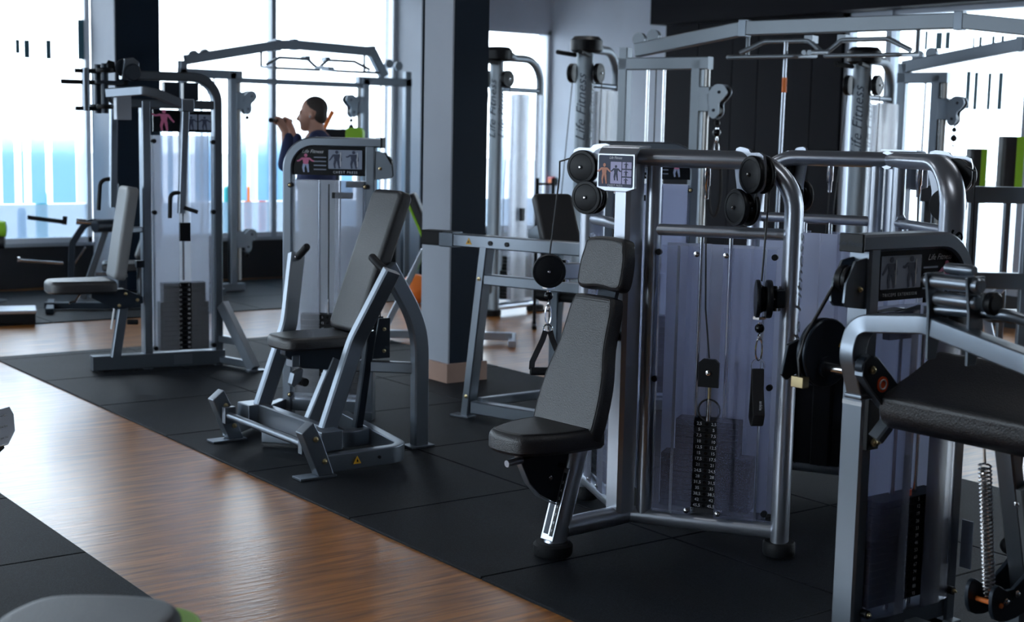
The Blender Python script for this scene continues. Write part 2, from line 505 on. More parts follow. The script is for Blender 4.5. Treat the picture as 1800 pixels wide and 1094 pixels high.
def figure(o, ex, ey, s, parent, torso='figure_skin', legs='figure_dark', arms=((-.5, .1), (.5, .1)), name='printed_figure'):
    """small printed exercise figure: head, torso, limbs"""
    g = MB(); ex = Vector(ex).normalized(); ey = Vector(ey).normalized(); n = ex.cross(ey) * .001
    def limb(a, b, w):
        a = Vector(a); b = Vector(b); d = (b - a).normalized(); p = Vector((-d.y, d.x)) * w
        return [tuple((a + p) * s), tuple((a - p) * s), tuple((b - p * .8) * s), tuple((b + p * .8) * s)]
    g.prism([(s * .1 * math.cos(k * .785), s * (.42 + .1 * math.sin(k * .785))) for k in range(8)], o, ex, ey, n)
    g.prism([(-.2 * s, .3 * s), (.2 * s, .3 * s), (.13 * s, -.08 * s), (-.13 * s, -.08 * s)], o, ex, ey, n)
    for i, a in enumerate(arms):
        sx = -.19 if i == 0 else .19
        mid = ((sx + a[0]) / 2 + (.04 if i else -.04), (.25 + a[1]) / 2 - .06)
        g.prism(limb((sx, .26), mid, .055), o, ex, ey, n); g.prism(limb(mid, a, .045), o, ex, ey, n)
    f = g.build(name, torso, parent)
    h = MB()
    h.prism(limb((-.08, -.06), (-.14, -.3), .08), o, ex, ey, n); h.prism(limb((.08, -.06), (.12, -.3), .08), o, ex, ey, n)
    h.prism(limb((-.14, -.28), (-.1, -.52), .055), o, ex, ey, n); h.prism(limb((.12, -.28), (.16, -.52), .055), o, ex, ey, n)
    h.build('printed_legs', legs, f)
    return f
def pulley(c, axis, r, parent, gap=0.05, name='pulley', face='black', behind=True):
    """cable wheel: two flanges, a grooved hub and a centre bolt; front cover at c facing +axis"""
    ax = Vector(axis).normalized(); c = Vector(c)
    p = MB().lathe([(r * .97, -.016), (r, -.010), (r, .002), (r * .96, .007), (r * .80, .008), (r * .78, .006), (r * .74, .007), (r * .1, .010)], c, ax, 32).build(name, face, parent)
    if behind:
        MB().lathe([(r * .80, -gap), (r * .66, -gap * .6), (r * .66, -gap * .4), (r * .80, -.012)], c, ax, 24).build('wheel_groove', 'black_gloss', p)
        MB().lathe([(r * .97, 0), (r, .004), (r, .013), (r * .95, .016)], c - ax * (gap + .016), ax, 32).build('rear_flange', face, p)
    MB().lathe([(r * .13, 0), (r * .13, .006)], c + ax * .008, ax, 12).build('washer', 'black', p)
    MB().lathe([(r * .08, 0), (r * .08, .007), (r * .05, .009)], c + ax * .012, ax, 8).build('bolt', 'chrome', p)
    return p

# ================================================================== THE SETTING
YW, XB, CEIL = 9.48, 8.5, 3.9
floor = struct(MB().span((-7.5, -9, -0.2), (XB + .3, YW + .3, 0)).build('floor', 'wood_floor'))
TILES = {}
def tile(x0, x1, y0, y1):
    key = (round(x1 - x0, 3), round(y1 - y0, 3))
    if key not in TILES:
        w, d = key; g = .004; h = .010; b = .003
        v = [(g, g, 0), (w - g, g, 0), (w - g, d - g, 0), (g, d - g, 0), (g, g, h - b), (w - g, g, h - b), (w - g, d - g, h - b), (g, d - g, h - b),
             (g + b, g + b, h), (w - g - b, g + b, h), (w - g - b, d - g - b, h), (g + b, d - g - b, h)]
        f = [(0, 3, 2, 1), (0, 1, 5, 4), (1, 2, 6, 5), (2, 3, 7, 6), (3, 0, 4, 7), (4, 5, 9, 8), (5, 6, 10, 9), (6, 7, 11, 10), (7, 4, 8, 11), (8, 9, 10, 11)]
        m = MB(); m.add(v, f); TILES[key] = m.mesh('rubber_tile', 'rubber_tile')
    o = bpy.data.objects.new('rubber_tile', TILES[key]); COL.objects.link(o)
    o.location = (x0, y0, 0); o.parent = floor
for i in range(3):
    for j in range(-5, 5): tile(i, i + 1, j, j + 1)
    tile(i, i + 1, 5, 5.15)
for i in range(-3, 8):
    for j in range(2): tile(i, i + 1, 6.78 + j, 7.78 + j)
    tile(i, i + 1, 8.78, 9.25)
for i in range(3):
    for j in range(-5, 4): tile(-4.127 + i, -3.127 + i, j + .12, j + 1.12)

ceiling = struct(MB().span((-7.5, -9, CEIL), (XB + .3, YW + .3, CEIL + .2)).build('ceiling', 'ceiling_paint'))
XR = -7.2
wr = struct(MB().span((XR - .3, -9, 0), (XR, YW + .3, .44)).build('wall_rear', 'sill_black'))
MB().span((XR - .3, -9, 3.55), (XR, YW + .3, CEIL)).build('header', 'plaster', wr)
for k, (y0, y1) in enumerate(((-9, -2.4), (1.6, 2.0), (5.4, 5.8), (9.2, 9.78))): MB().span((XR - .3, y0, .44), (XR, y1, 3.55)).build('pier', 'wall_paint', wr)
for k, (a, b) in enumerate(((-2.4, 1.6), (2.0, 5.4), (5.8, 9.2))):
    w = MB()
    for c, d in ((a, a + .06), (b - .06, b), ((a + b) / 2 - .03, (a + b) / 2 + .03)): w.span((XR - .16, c, .44), (XR - .06, d, 3.55))
    w.span((XR - .16, a, .44), (XR - .06, b, .50)); w.span((XR - .16, a, 3.50), (XR - .06, b, 3.55))
    fr = struct(w.build('window_%d' % (8 + k), 'frame_grey'))
    for c, d in ((a + .05, (a + b) / 2 - .02), ((a + b) / 2 + .02, b - .05)): MB().span((XR - .11, c, .49), (XR - .104, d, 3.51)).build('pane', 'window_glass', fr)
struct(MB().span((-9, -9.2, 0), (XB + .3, -9, CEIL)).build('wall_right', 'wall_paint'))
# window wall (left) : low black parapet, header, columns
wl = struct(MB().span((-9, YW, 0), (XB + .3, YW + .3, .44)).build('wall_left', 'sill_black'))
MB().span((-9, YW - .03, .435), (6.14, YW + .3, .47)).build('sill_ledge', 'frame_grey', wl)
MB().span((6.62, YW - .03, .435), (XB, YW + .3, .47)).build('sill_ledge', 'frame_grey', wl)
MB().span((-9, YW, 3.55), (6.14, YW + .3, CEIL)).build('header', 'plaster', wl)
MB().span((6.62, YW, 3.03), (XB, YW + .3, CEIL)).build('header', 'plaster', wl)
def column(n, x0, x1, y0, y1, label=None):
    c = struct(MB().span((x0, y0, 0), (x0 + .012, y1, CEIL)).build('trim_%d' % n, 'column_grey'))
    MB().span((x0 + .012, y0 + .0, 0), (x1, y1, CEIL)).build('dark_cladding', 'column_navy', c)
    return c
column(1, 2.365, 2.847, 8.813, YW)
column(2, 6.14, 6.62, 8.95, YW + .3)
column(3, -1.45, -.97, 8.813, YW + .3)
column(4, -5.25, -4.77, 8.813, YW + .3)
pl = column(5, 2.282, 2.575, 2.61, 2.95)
MB().span((2.262, 2.59, 0), (2.595, 2.97, .14)).build('plinth', 'plinth_wood', pl)
MB().box((2.275, 2.80, .98), (.012, .17, .06)).build('cover_plate', 'black', pl)
def window_x(n, x0, x1, z0, z1, mull, strips, dashes, low=True):
    """glazed bay in the left wall: frame, mullions, panes, printed film"""
    w = MB()
    for a, b in ((x0, x0 + .05), (x1 - .05, x1)): w.span((a, YW + .02, z0), (b, YW + .12, z1))
    w.span((x0, YW + .02, z0), (x1, YW + .12, z0 + .05)); w.span((x0, YW + .02, z1 - .05), (x1, YW + .12, z1))
    fr = struct(w.build('window_%d' % n, 'frame_white'))
    xs = [x0] + list(mull) + [x1]
    for m_ in mull:
        MB().span((m_ - .03, YW + .0, z0), (m_ + .03, YW + .12, z1)).build('mullion', 'frame_grey', fr)
    for a, b in zip(xs[:-1], xs[1:]):
        MB().span((a + .03, YW + .06, z0 + .04), (b - .03, YW + .066, z1 - .04)).build('pane', 'window_glass', fr)
    for a, b, m_ in strips:
        MB().span((a, YW + .052, z0 + .41), (b, YW + .055, 2.12)).build('film_strip', m_, fr)
    for a, b, c, d in dashes:
        MB().span((a, YW + .050, c), (b, YW + .054, d)).build('film_dash', 'film_dash', fr)
    if low:
        for a, b in zip(xs[:-1], xs[1:]):
            MB().span((a + .04, YW + .048, z0 + .05), (b - .04, YW + .051, z0 + .40)).build('film_band', 'film_low', fr)
    return fr
def rnd_strips(x0, x1):
    x = x0; out = []
    while x < x1 - .1:
        w = random.choice((.06, .12, .16, .25)); g = random.choice((.03, .06, .08))
        out.append((x, min(x + w, x1), random.choice(('film_blue', 'film_blue', 'film_pale')))); x += w + g
    return out
window_x(1, -.97, 2.365, .47, 3.55, (.7,), rnd_strips(-.9, 1.38) + [(1.44, 1.565, 'film_blue'), (1.635, 1.66, 'film_blue'), (1.735, 1.885, 'film_blue'), (1.955, 2.205, 'film_blue'), (2.215, 2.31, 'film_pale')],
         [(1.478, 1.493, 2.42, 2.55), (1.603, 1.645, 2.41, 2.55), (1.69, 1.745, 2.37, 2.55), (1.915, 1.966, 2.37, 2.56), (2.25, 2.315, 2.38, 2.79)])
window_x(2, 2.847, 6.14, .47, 3.55, (4.495,), rnd_strips(2.9, 3.9) + [(4.0, 4.18, 'film_blue'), (4.215, 4.29, 'film_pale'), (4.31, 4.455, 'film_blue')] + rnd_strips(4.55, 6.05), [])
window_x(3, 6.62, XB, .47, 3.03, (7.3,), [(7.62, 7.80, 'film_pale'), (7.9, 8.1, 'film_pale')], [])
window_x(6, -4.77, -1.45, .47, 3.55, (-3.1,), rnd_strips(-4.6, -1.6), [])
window_x(7, XR, -5.25, .47, 3.55, (-6.2,), rnd_strips(-7.1, -5.4), [])
# back wall: pale plaster, black panelling, glazing
wb = struct(MB().span((XB, 7.30, 0), (XB + .3, YW + .3, CEIL)).build('wall_back', 'plaster'))
MB().span((XB, -9, 3.0), (XB + .3, 7.30, CEIL)).build('bulkhead', 'panel_black', wb)
MB().span((XB - .25, -9, 3.0), (XB, 7.32, CEIL)).build('soffit', 'panel_black', wb)
MB().span((XB, -9, 0), (XB + .3, 7.30, .3)).build('parapet', 'sill_black', wb)
ys = [7.30, 6.75, 6.19, 5.80, 5.42, 5.02, 4.62]
for a, b in zip(ys[:-1], ys[1:]):
    MB().span((XB - random.choice((.02, .03, .025)), b + .004, 0), (XB + .2, a - .004, 3.0)).build('wall_panel', 'panel_black', wb, bevel=.004)
def window_y(n, y0, y1, z0, z1, mull, dashes):
    w = MB()
    for a, b in ((y0, y0 + .06), (y1 - .06, y1)): w.span((XB + .02, a, z0), (XB + .14, b, z1))
    w.span((XB + .02, y0, z0), (XB + .14, y1, z0 + .06)); w.span((XB + .02, y0, z1 - .05), (XB + .14, y1, z1))
    fr = struct(w.build('window_%d' % n, 'frame_grey'))
    ysm = [y0] + list(mull) + [y1]
    for m_ in mull: MB().span((XB + .0, m_ - .035, z0), (XB + .14, m_ + .035, z1)).build('mullion', 'frame_grey', fr)
    for a, b in zip(ysm[:-1], ysm[1:]):
        MB().span((XB + .06, a + .03, z0 + .05), (XB + .066, b - .03, z1 - .04)).build('pane', 'window_glass', fr)
    for a, b, c, d in dashes:
        MB().span((XB + .050, a, c), (XB + .054, b, d)).build('film_dash', 'film_dash', fr)
dz = [(3.10, 3.145, 2.03, 2.38), (3.015, 3.055, 2.02, 2.37), (2.87, 2.905, 2.02, 2.36), (2.745, 2.79, 2.02, 2.36),
      (3.45, 3.52, 2.60, 2.76), (3.36, 3.41, 2.60, 2.76), (3.08, 3.10, 2.60, 2.70), (3.0, 3.03, 2.6, 2.7), (2.86, 2.89, 2.6, 2.7), (2.76, 2.79, 2.6, 2.7), (3.62, 3.65, 2.60, 2.78)]
window_y(4, .2, 4.62, .3, 3.0, (4.05, 2.45,), dz)
window_y(5, -4.6, .2, .3, 3.0, (-1.4, -3.0), [])
MB().span((XB, -9, .3), (XB + .3, -4.6, 3.0)).build('infill', 'plaster', wb)

# unseen ceiling luminaires, added above the frame to fill the room with light
def fill_luminaire(x, y, rz, power, label):
    t = thing('ceiling_fill_light', label, 'light', (x, y, CEIL - .34), rz, 'added ceiling fill lights')
    MB().span((-.75, -.08, .05), (.75, .08, .12)).build('housing', 'box_white', t, bevel=.006)
    d = MB().span((-.73, -.07, .035), (.73, .07, .05)).build('diffuser', 'box_white', t)
    for sx in (-.6, .6): MB().tube([(sx, 0, .12), (sx, 0, .34)], .004, 6).build('suspension_wire', 'chrome', t)
    l = bpy.data.lights.new('lamp', 'AREA'); l.shape = 'RECTANGLE'; l.size = 1.4; l.size_y = .12; l.energy = power; l.color = (.94, .97, 1.0)
    lo = bpy.data.objects.new('lamp', l); COL.objects.link(lo); lo.parent = t; lo.location = (0, 0, .03)
LP = 9
for i, (x, y, w) in enumerate(((-1.6, -1.0, 'above the left mat'), (1.2, -3.4, 'above the triceps machine'), (1.2, 1.6, 'above the chest press'), (-1.6, 3.6, 'above the wood aisle'), (4.6, -1.0, 'above the far cable frame'), (4.6, 4.2, 'above the far aisle'), (-4.6, -4.5, 'behind the camera'))):
    fill_luminaire(x, y, 90, LP, 'added unseen linear white fill light hanging ' + w)

# outdoors
struct(MB().span((-90, -60, -.25), (XR - .3, 90, -.15)).build('ground_outside', 'paving'))
struct(MB().span((XR - .3, YW + .3, -.25), (60, 90, -.15)).build('ground_outside', 'paving'))
struct(MB().span((XB + .3, -60, -.25), (90, YW + .3, -.15)).build('ground_outside', 'paving'))
def post(x, y, m, h, label, r=.05):
    t = thing('street_post', label, 'post', (x, y, -.15))
    MB().cyl((0, 0, 0), (0, 0, h), r, r, 12).build('shaft', m, t)
    MB().lathe([(r * 1.6, 0), (r * 1.6, .06), (r, .08)], (0, 0, 0), Z, 12).build('foot', 'black', t)
    MB().lathe([(r, 0), (r * .9, .03), (r * .3, .05)], (0, 0, h), Z, 12).build('cap', m, t)
post(5.35, 11.9, 'orange', 1.05, 'orange street post outside window, left of the pair')
post(5.56, 11.9, 'orange_red', 1.10, 'red-orange street post outside window, right of the pair')
post(5.05, 11.9, 'teal_paint', 1.05, 'teal street post outside window beside the orange pair')
post(1.98, 11.9, 'car_white', .75, 'white street post outside the far left window stripes')
post(2.38, 11.9, 'blue_paint', .80, 'blue street post outside the left window beside the green one')
post(2.62, 11.9, 'teal_paint', 1.0, 'green street post outside the left window near the column', .07)

# ================================================================== MACHINES: shared pieces
KG_SMALL = ['2,5', '5', '7,5', '10', '12,5', '15', '17,5', '21', '24,5', '28', '31,5', '35', '38,5', '42', '45,5']
KG_BIG = ['5', '12', '19', '26', '33', '39', '46', '53', '60', '67', '74', '81', '88', '95']
def stack(root, Mx, xc, z0, pitch, labels, w_top, w_low, n_low, depth, yc, text_y, tsize=.018):
    """weight stack: separate iron plates, the lower ones wider, each with its printed weight"""
    n = len(labels)
    ex = (Mx.to_3x3() @ X); ez = Z.copy(); ny = Mx.to_3x3() @ (-Y)
    cache = {}
    for i, s in enumerate(labels):
        zc = z0 + (n - 1 - i) * pitch
        w = w_low if (n - 1 - i) < n_low else w_top
        if w not in cache:
            cache[w] = MB().box((0, 0, 0), (w, depth, pitch - .002)).mesh('weight_plate', 'plate_iron')
        o = bpy.data.objects.new('weight_plate', cache[w]); COL.objects.link(o); o.parent = root
        o.matrix_local = Mx @ Matrix.Translation((xc, yc, zc))
        for sx in (-1, 1):
            tpos = Vector((sx * .030, -(depth / 2 + .0015), 0))
            text(s, tsize, tpos, X, Z, 'white_print', o, 'weight_number')
        hole = MB().lathe([(.007, 0), (.007, .002)], (0, -depth / 2, 0), -Y, 8)
        h = hole.build('pin_hole', 'black_gloss', o)
    return z0 + n * pitch
def shield_sheet(root, Mx, prof, z0, z1, m='shield', t=.004, name='shield_panel'):
    """bent polycarbonate sheet, prof = (x, y) polyline in plan"""
    pts = [Vector((a, b)) for a, b in prof]
    v = []
    nrm = []
    for i in range(len(pts)):
        d = ((pts[i] - pts[i - 1]) if i else Vector((0, 0))) + ((pts[i + 1] - pts[i]) if i < len(pts) - 1 else Vector((0, 0)))
        d.normalize(); nrm.append(Vector((-d.y, d.x)) * t)
    poly = [tuple(p) for p in pts] + [tuple(pts[i] + nrm[i]) for i in range(len(pts) - 1, -1, -1)]
    return MB(Mx).prism(poly, (0, 0, z0), X, Y, Z * (z1 - z0)).build(name, m, root)
LOGO = 'Life Fitness'

# ------------------------------------------------------------------ dual-cable machine (two angled wings, padded seat)
def cable_machine(root, seat=True, rear_dark=False, title='CHEST PRESS', swivel=((.175, -.530, 1.065, -45), (.142, .668, 1.075, 227)), post_letter=True):
    dl = math.hypot(.30, .55); a0 = math.degrees(math.atan2(.55, .30))
    S = .648
    for side in (-1, 1):
        Mw = Matrix.Rotation(R(a0 * side), 4, 'Z')
        fr = -1 if side < 0 else 1          # y sign of the seat side in wing coordinates
        def P(s_, n, z): return Vector((s_, fr * n, z))
        # frame tubes
        m = MB(Mw); m.sweep(fillet([(0, 0, 1.605), (S, 0, 1.605), (S, 0, .03)], [0, .20, 0], 10), circle(.058, 20, .037), side=Y)
        arch = m.build('arch_tube', 'silver', root)
        MB(Mw).lathe([(.062, 0), (.066, .01), (.066, .05), (.060, .058)], (S, 0, .012), Z, 24).build('rubber_foot', 'rubber', root)
        MB(Mw).tube([(.075, 0, .115), (.075, 0, 1.59)], .032, 16).build('inner_upright', 'silver', root)
        MB(Mw).tube([(.08, 0, 1.315), (S - .02, 0, 1.315)], .024, 14).build('crossbar', 'silver', root)
        MB(Mw).tube([(0, 0, .11), (S - .01, 0, .11)], .035, 16).build('base_tube', 'silver', root)
        if post_letter:
            e = Mw.to_3x3()
            text(LOGO, .115, Mw @ Vector((S + .0385, 0, 1.06)), e @ Z, e @ -Y if side > 0 else e @ -Y, 'black', root, italic=.35)
        # shields
        f = lambda L: [(a, fr * b) for a, b in L]
        for nm, L in (('shield_panel', [(.112, .0), (.118, .035), (.190, .035), (.205, .048), (.287, .048)]), ('shield_panel', [(.383, .048), (.445, .048), (.46, .035), (.545, .035), (.552, .015), (.590, .015)])):
            shield_sheet(root, Mw, f(L), .145, 1.255, 'shield')
        rp = f([(.112, -.115), (.20, -.115), (.215, -.135), (.29, -.135), (.30, -.12), (.38, -.12), (.39, -.135), (.46, -.135), (.475, -.115), (.59, -.115)])
        shield_sheet(root, Mw, rp, .62 if rear_dark else .145, 1.255, 'shield_back', name='rear_shield')
        if rear_dark: shield_sheet(root, Mw, rp, .145, .62, 'black', name='rear_cover')
        for s_, z in ((.27, .165), (.40, .165), (.275, 1.225), (.395, 1.225)):
            bolt(Mw @ P(s_, .049, z), Mw.to_3x3() @ P(0, 1, 0), root, .012, 'chrome')
        for s_, z in ((.585, 1.225), (.585, .70), (.585, .18), (.112, 1.225), (.112, .70)):
            c = Mw @ P(s_, .016, z)
            MB().cyl(c, c + Mw.to_3x3() @ P(0, .018, 0), .013, .013, 12).build('shield_clip', 'black', root)
        # stack and guide rods
        Ms = Mw if fr < 0 else Mw @ Matrix.Scale(-1, 4, Y) 
        Mk = Mw @ Matrix.Rotation(math.pi, 4, 'Z') if fr > 0 else Mw
        xs = .335 if fr < 0 else -.335
        top = stack(root, Mk, xs, .185, .0245, KG_SMALL, .26, .375, 9, .10, .03, 0)
        for s_ in (.275, .395):
            MB(Mw).cyl(P(s_, -.03, .12), P(s_, -.03, 1.30), .009, .009, 10).build('guide_rod', 'chrome', root)
        MB(Mw).prism([(-.042, 0), (.042, 0), (.042, .10), (.025, .115), (-.025, .115), (-.042, .10)], P(.340, .028, .685), X, Z, P(0, .02, 0)).build('cable_carriage', 'black', root)
        bolt(Mw @ P(.340, .048, .745), Mw.to_3x3() @ P(0, 1, 0), root, .011, 'chrome')
        MB(Mw).cyl(P(.342, .025, top - .01), P(.342, .025, top + .08), .012, .010, 12).build('selector_stem', 'chrome', root)
        MB(Mw).cyl(P(.342, .025, top + .08), P(.342, .025, .69), .007, .007, 10).build('selector_rod', 'brass_bolt', root)
        MB(Mw).ring(P(.345, .03, top + .035), P(0, 1, 0), .045, .004, 20, 6).build('cable_loop', 'cable', root)
        MB(Mw).lathe([(.015, 0), (.015, .075), (.011, .08), (.009, .13)], P(.293, 0, 1.575), -Z, 12).build('cable_fitting', 'chrome', root)
        MB(Mw).tube([P(.293, 0, 1.45), P(.31, .01, 1.0), P(.335, .02, .80)], .0035, 6).build('stack_cable', 'cable', root)
        # pulley cluster on the seat side of the arch
        sy = side
        up = Vector((.147, sy * .478, 1.551)); lo = Vector((.128, sy * .424, 1.42))
        ax = Vector((-.965, -sy * .262, 0))
        tg = ax.cross(Z)
        o_ = up - ax * .028
        def plan(q): d = q - up; return (d.dot(tg), d.z)
        ul, ll = plan(up), plan(lo)
        k = 1 if ll[0] > 0 else -1
        poly = [(-.052 * k, .075), (.03 * k, .085), (.052 * k, .10), (.13 * k, .10), (.135 * k, .02), (ll[0] + .066 * k, ll[1] + .06), (ll[0] + .06 * k, ll[1] - .03), (ll[0], ll[1] - .05), (ll[0] - .05 * k, ll[1] - .02), (ll[0] - .06 * k, ll[1] + .05), (-.06 * k, -.04)]
        MB().prism(smooth_outline(poly, 3), o_, tg, Z, ax * .012).build('pulley_bracket', 'silver', root)
        pulley(up, ax, .075, root); pulley(lo, ax, .074, root)
        # swivel pulley on the outer upright
        px, py, pz, an = swivel[0 if side < 0 else 1]
        c = Vector((px, py, pz)); ax2 = Vector((math.cos(R(an)), math.sin(R(an)), 0))
        cu = Mw @ Vector((S, 0, pz))
        out = (cu - c); out.z = 0; out.normalize()
        MB().bar(c + out * .055, cu - out * .02, .062, .075, side=None).build('swivel_arm', 'slate_paint' if side < 0 else 'silver', root, bevel=.006)
        MB().cyl(c - Z * .05 + out * .075, c + Z * .05 + out * .075, .018, .018, 14).build('swivel_pin', 'chrome', root)
        pulley(c + ax2 * .035, ax2, .076, root, gap=.04, name='swivel_pulley')
        MB().box(c - Z * .075, (.05, .03, .012)).build('yoke_pin', 'chrome', root)
        # working cable from the cluster down to the swivel
        cb = c + Vector((0, 0, .07)); ct = up - ax * .03 + Vector((cb.x - up.x, cb.y - up.y, 0)) * .85
        MB().tube([up - ax * .03 + Z * .06, ct + Z * .02, ct - Z * .05, cb], .004, 6).build('working_cable', 'cable', root)
    # centre column, header and placard
    MB().prism([(-.07, -.03), (-.055, -.045), (.02, -.045), (.035, -.03), (.035, .03), (.02, .045), (-.055, .045), (-.07, .03)], (-.02, 0, .13), X, Y, Z * 1.45).build('centre_column', 'silver', root)
    MB().cyl((-.09, 0, 1.605), (.05, 0, 1.605), .042, .042, 20).build('header_cap', 'silver', root)
    pp = MB().prism([(-.105, .055), (.105, .055), (.108, -.085), (.06, -.098), (-.06, -.098), (-.108, -.085)], (-.112, 0, 1.565), -Y, Z, -X * .010).build('placard', 'silver', root, bevel=.003)
    MB().sweep(fillet([(-.115, 0, 1.615), (-.095, 0, 1.645), (-.03, 0, 1.65)], .02, 4), rect(.21, .008), side=Y).build('placard_hood', 'silver', root)
    q = Vector((-.1225, 0, 1.545))
    decal(rbox(.192, .128, .006), q + Z * .004, -Y, Z, 'figure_dark', pp, 'print_panel')
    q = q - X * .0016
    decal(rbox(.062, .088, .003), q + Y * -.005 - Z * .002, -Y, Z, 'lcd', pp, 'print_field')
    for k in range(3):
        decal(rbox(.052, .026, .002), q - Y * .066 + Z * (.029 - k * .031), -Y, Z, 'lcd', pp, 'print_field')
        figure(q - X * .0016 - Y * .062 + Z * (.029 - k * .031), -Y, Z, .024, pp, 'figure_dark')
    figure(q + Y * .062 - Z * .006, -Y, Z, .080, pp, 'figure_skin', 'figure_skin')
    figure(q - X * .0016 - Y * .005 - Z * .002, -Y, Z, .06, pp, 'figure_dark')
    text(LOGO, .016, q + Z * .058, -Y, Z, 'white_print', pp, italic=.35)
    text(title, .012, q - Z * .054, -Y, Z, 'white_print', pp, spacing=1.25)
    # back link tubes visible below the header
    MB().tube([(-.03, .02, 1.36), (.06, .11, 1.33)], .022, 12).build('link_tube', 'silver', root)
    if not seat: return
    MB().tube([(0, 0, .11), (-.37, 0, .11)], .042, 18).build('seat_base_tube', 'silver', root)
    ps, pe = Vector((-.415, 0, .03)), Vector((-.283, 0, .47))
    d = (pe - ps).normalized()
    MB().sweep([ps, pe], circle(.042, 20, .048), side=Y).build('seat_post', 'silver', root)
    sn = Y.cross(d).normalized()      # normal of the post's scale face
    if sn.x > 0: sn = -sn
    w = (ps + d * .18 + sn * .046)
    sp = MB().box(w, (.010, .072, .30), Matrix((sn, Y, d)).transposed().to_3x3()).build('scale_plate', 'silver', root, bevel=.003)
    Rm = Matrix((sn, Y, d)).transposed().to_3x3()
    MB().box(w + sn * .005 + Y * .012, (.004, .024, .25), Rm).build('scale_slot', 'slate_paint', sp)
    MB().box(w + sn * .006 - Y * .020, (.003, .016, .26), Rm).build('scale_strip', 'black', sp)
    for k, s in enumerate('3456789'):
        text(s, .016, w + sn * .0080 - Y * .020 + d * (.09 - k * .033), -Y, d, 'white_print', sp, 'scale_number')
    MB().lathe([(.075, 0), (.080, .01), (.080, .042), (.070, .052)], (-.417, 0, .010), Z, 28).build('rubber_foot', 'rubber', root)
    c = w + d * .155 + sn * .015
    MB().cyl(c, c + sn * .03, .014, .012, 12).build('lock_pin', 'black', root)
    g = MB().prism([(-.62, .455), (-.60, .40), (-.56, .33), (-.50, .27), (-.42, .225), (-.365, .215), (-.305, .455)], (0, .006, 0), X, Z, -Y * .012)
    g.build('seat_guard', 'slate_paint', root, bevel=.002)
    MB().sweep([(-.625, 0, .455), (-.605, 0, .40), (-.565, 0, .325), (-.505, 0, .263), (-.42, 0, .218)], rect(.03, .004, 0), side=Y).build('guard_edge', 'silver', root)
    bolt((-.45, -.008, .33), -Y, root, .010, 'chrome')
    MB().tube([(-.56, -.03, .44), (-.64, -.03, .43)], .007, 8).build('release_lever', 'black', root)
    MB().cyl((-.625, -.03, .432), (-.70, -.03, .426), .016, .014, 14).build('release_grip', 'silver', root)
    MB().span((-.50, -.05, .445), (-.30, .05, .462)).build('seat_carrier', 'slate_paint', root)
    # upholstery
    seat_o = smooth_outline([(-.70, -.07), (-.71, .0), (-.70, .07), (-.66, .115), (-.52, .165), (-.36, .172), (-.30, .14), (-.30, -.14), (-.36, -.172), (-.52, -.165), (-.66, -.115)], 4)
    MB().pad(seat_o, (0, 0, .462), X, Y, Z, .085, .032, .006).build('seat', 'vinyl', root)
    MB().seam(seat_o, (0, 0, .462), X, Y, Z, .085, .032).build('piping', 'vinyl', root)
    b0 = Vector((-.395, 0, .495)); b1 = Vector((-.222, 0, 1.054)); bd = (b1 - b0).normalized(); bn = Vector((-bd.z, 0, bd.x))
    Lb = (b1 - b0).length
    bo = smooth_outline([(-.12, -.018), (.12, -.018), (.165, .0), (.180, .05), (.180, .16), (.168, .26), (.138, .38), (.128, .50), (.125, Lb - .06), (.112, Lb - .012), (.08, Lb), (-.08, Lb), (-.112, Lb - .012), (-.125, Lb - .06), (-.128, .50), (-.138, .38), (-.168, .26), (-.180, .16), (-.180, .05), (-.165, .0)], 3)
    MB().pad(bo, b0 - bn * .065, -Y, bd, bn, .072, .021, .004).build('backrest', 'vinyl', root)
    MB().seam(bo, b0 - bn * .065, -Y, bd, bn, .072, .021).build('piping', 'vinyl', root)
    h0 = Vector((-.205, 0, 1.072)); h1 = Vector((-.163, 0, 1.285)); hd = (h1 - h0).normalized(); hn = Vector((-hd.z, 0, hd.x))
    Lh = (h1 - h0).length
    ho = smooth_outline([(-.085, 0), (0, .008), (.085, 0), (.122, .012), (.132, .05), (.130, .12), (.120, Lh - .05), (.108, Lh - .012), (.07, Lh), (0, Lh + .004), (-.07, Lh), (-.108, Lh - .012), (-.120, Lh - .05), (-.130, .12), (-.132, .05), (-.122, .012)], 3)
    MB().pad(ho, h0 - hn * .062, -Y, hd, hn, .068, .021, .004).build('headrest', 'vinyl', root)
    MB().seam(ho, h0 - hn * .062, -Y, hd, hn, .068, .021).build('piping', 'vinyl', root)
    MB().prism([(-.05, -.0), (.05, 0), (.05, Lb + .16), (-.05, Lb + .16)], b0 - bn * .085 + bd * .08, -Y, bd, bn * .02).build('back_plate', 'slate_paint', root)
    MB().tube([(-.245, 0, .875), (-.04, 0, .875)], .022, 12).build('back_strut', 'black_gloss', root)
    MB().tube([(-.16, 0, 1.20), (-.05, 0, 1.20)], .02, 12).build('back_strut', 'black_gloss', root)
    MB().tube([(-.34, 0, .56), (-.285, 0, .44)], .03, 12).build('back_link', 'silver', root)

A = thing('cable_press_machine', 'silver dual-cable press machine with black padded seat, sharpest in the foreground', 'gym machine', (.821, -.901, .010), 4.5)
cable_machine(A)
E_ = thing('cable_press_machine', 'silver dual-cable machine standing back to back behind the padded foreground one', 'gym machine', (2.34, -.99, .010), 180)
cable_machine(E_, rear_dark=True, title='ROW', swivel=((.20, -.60, .50, -60), (.20, .62, .50, 200)))

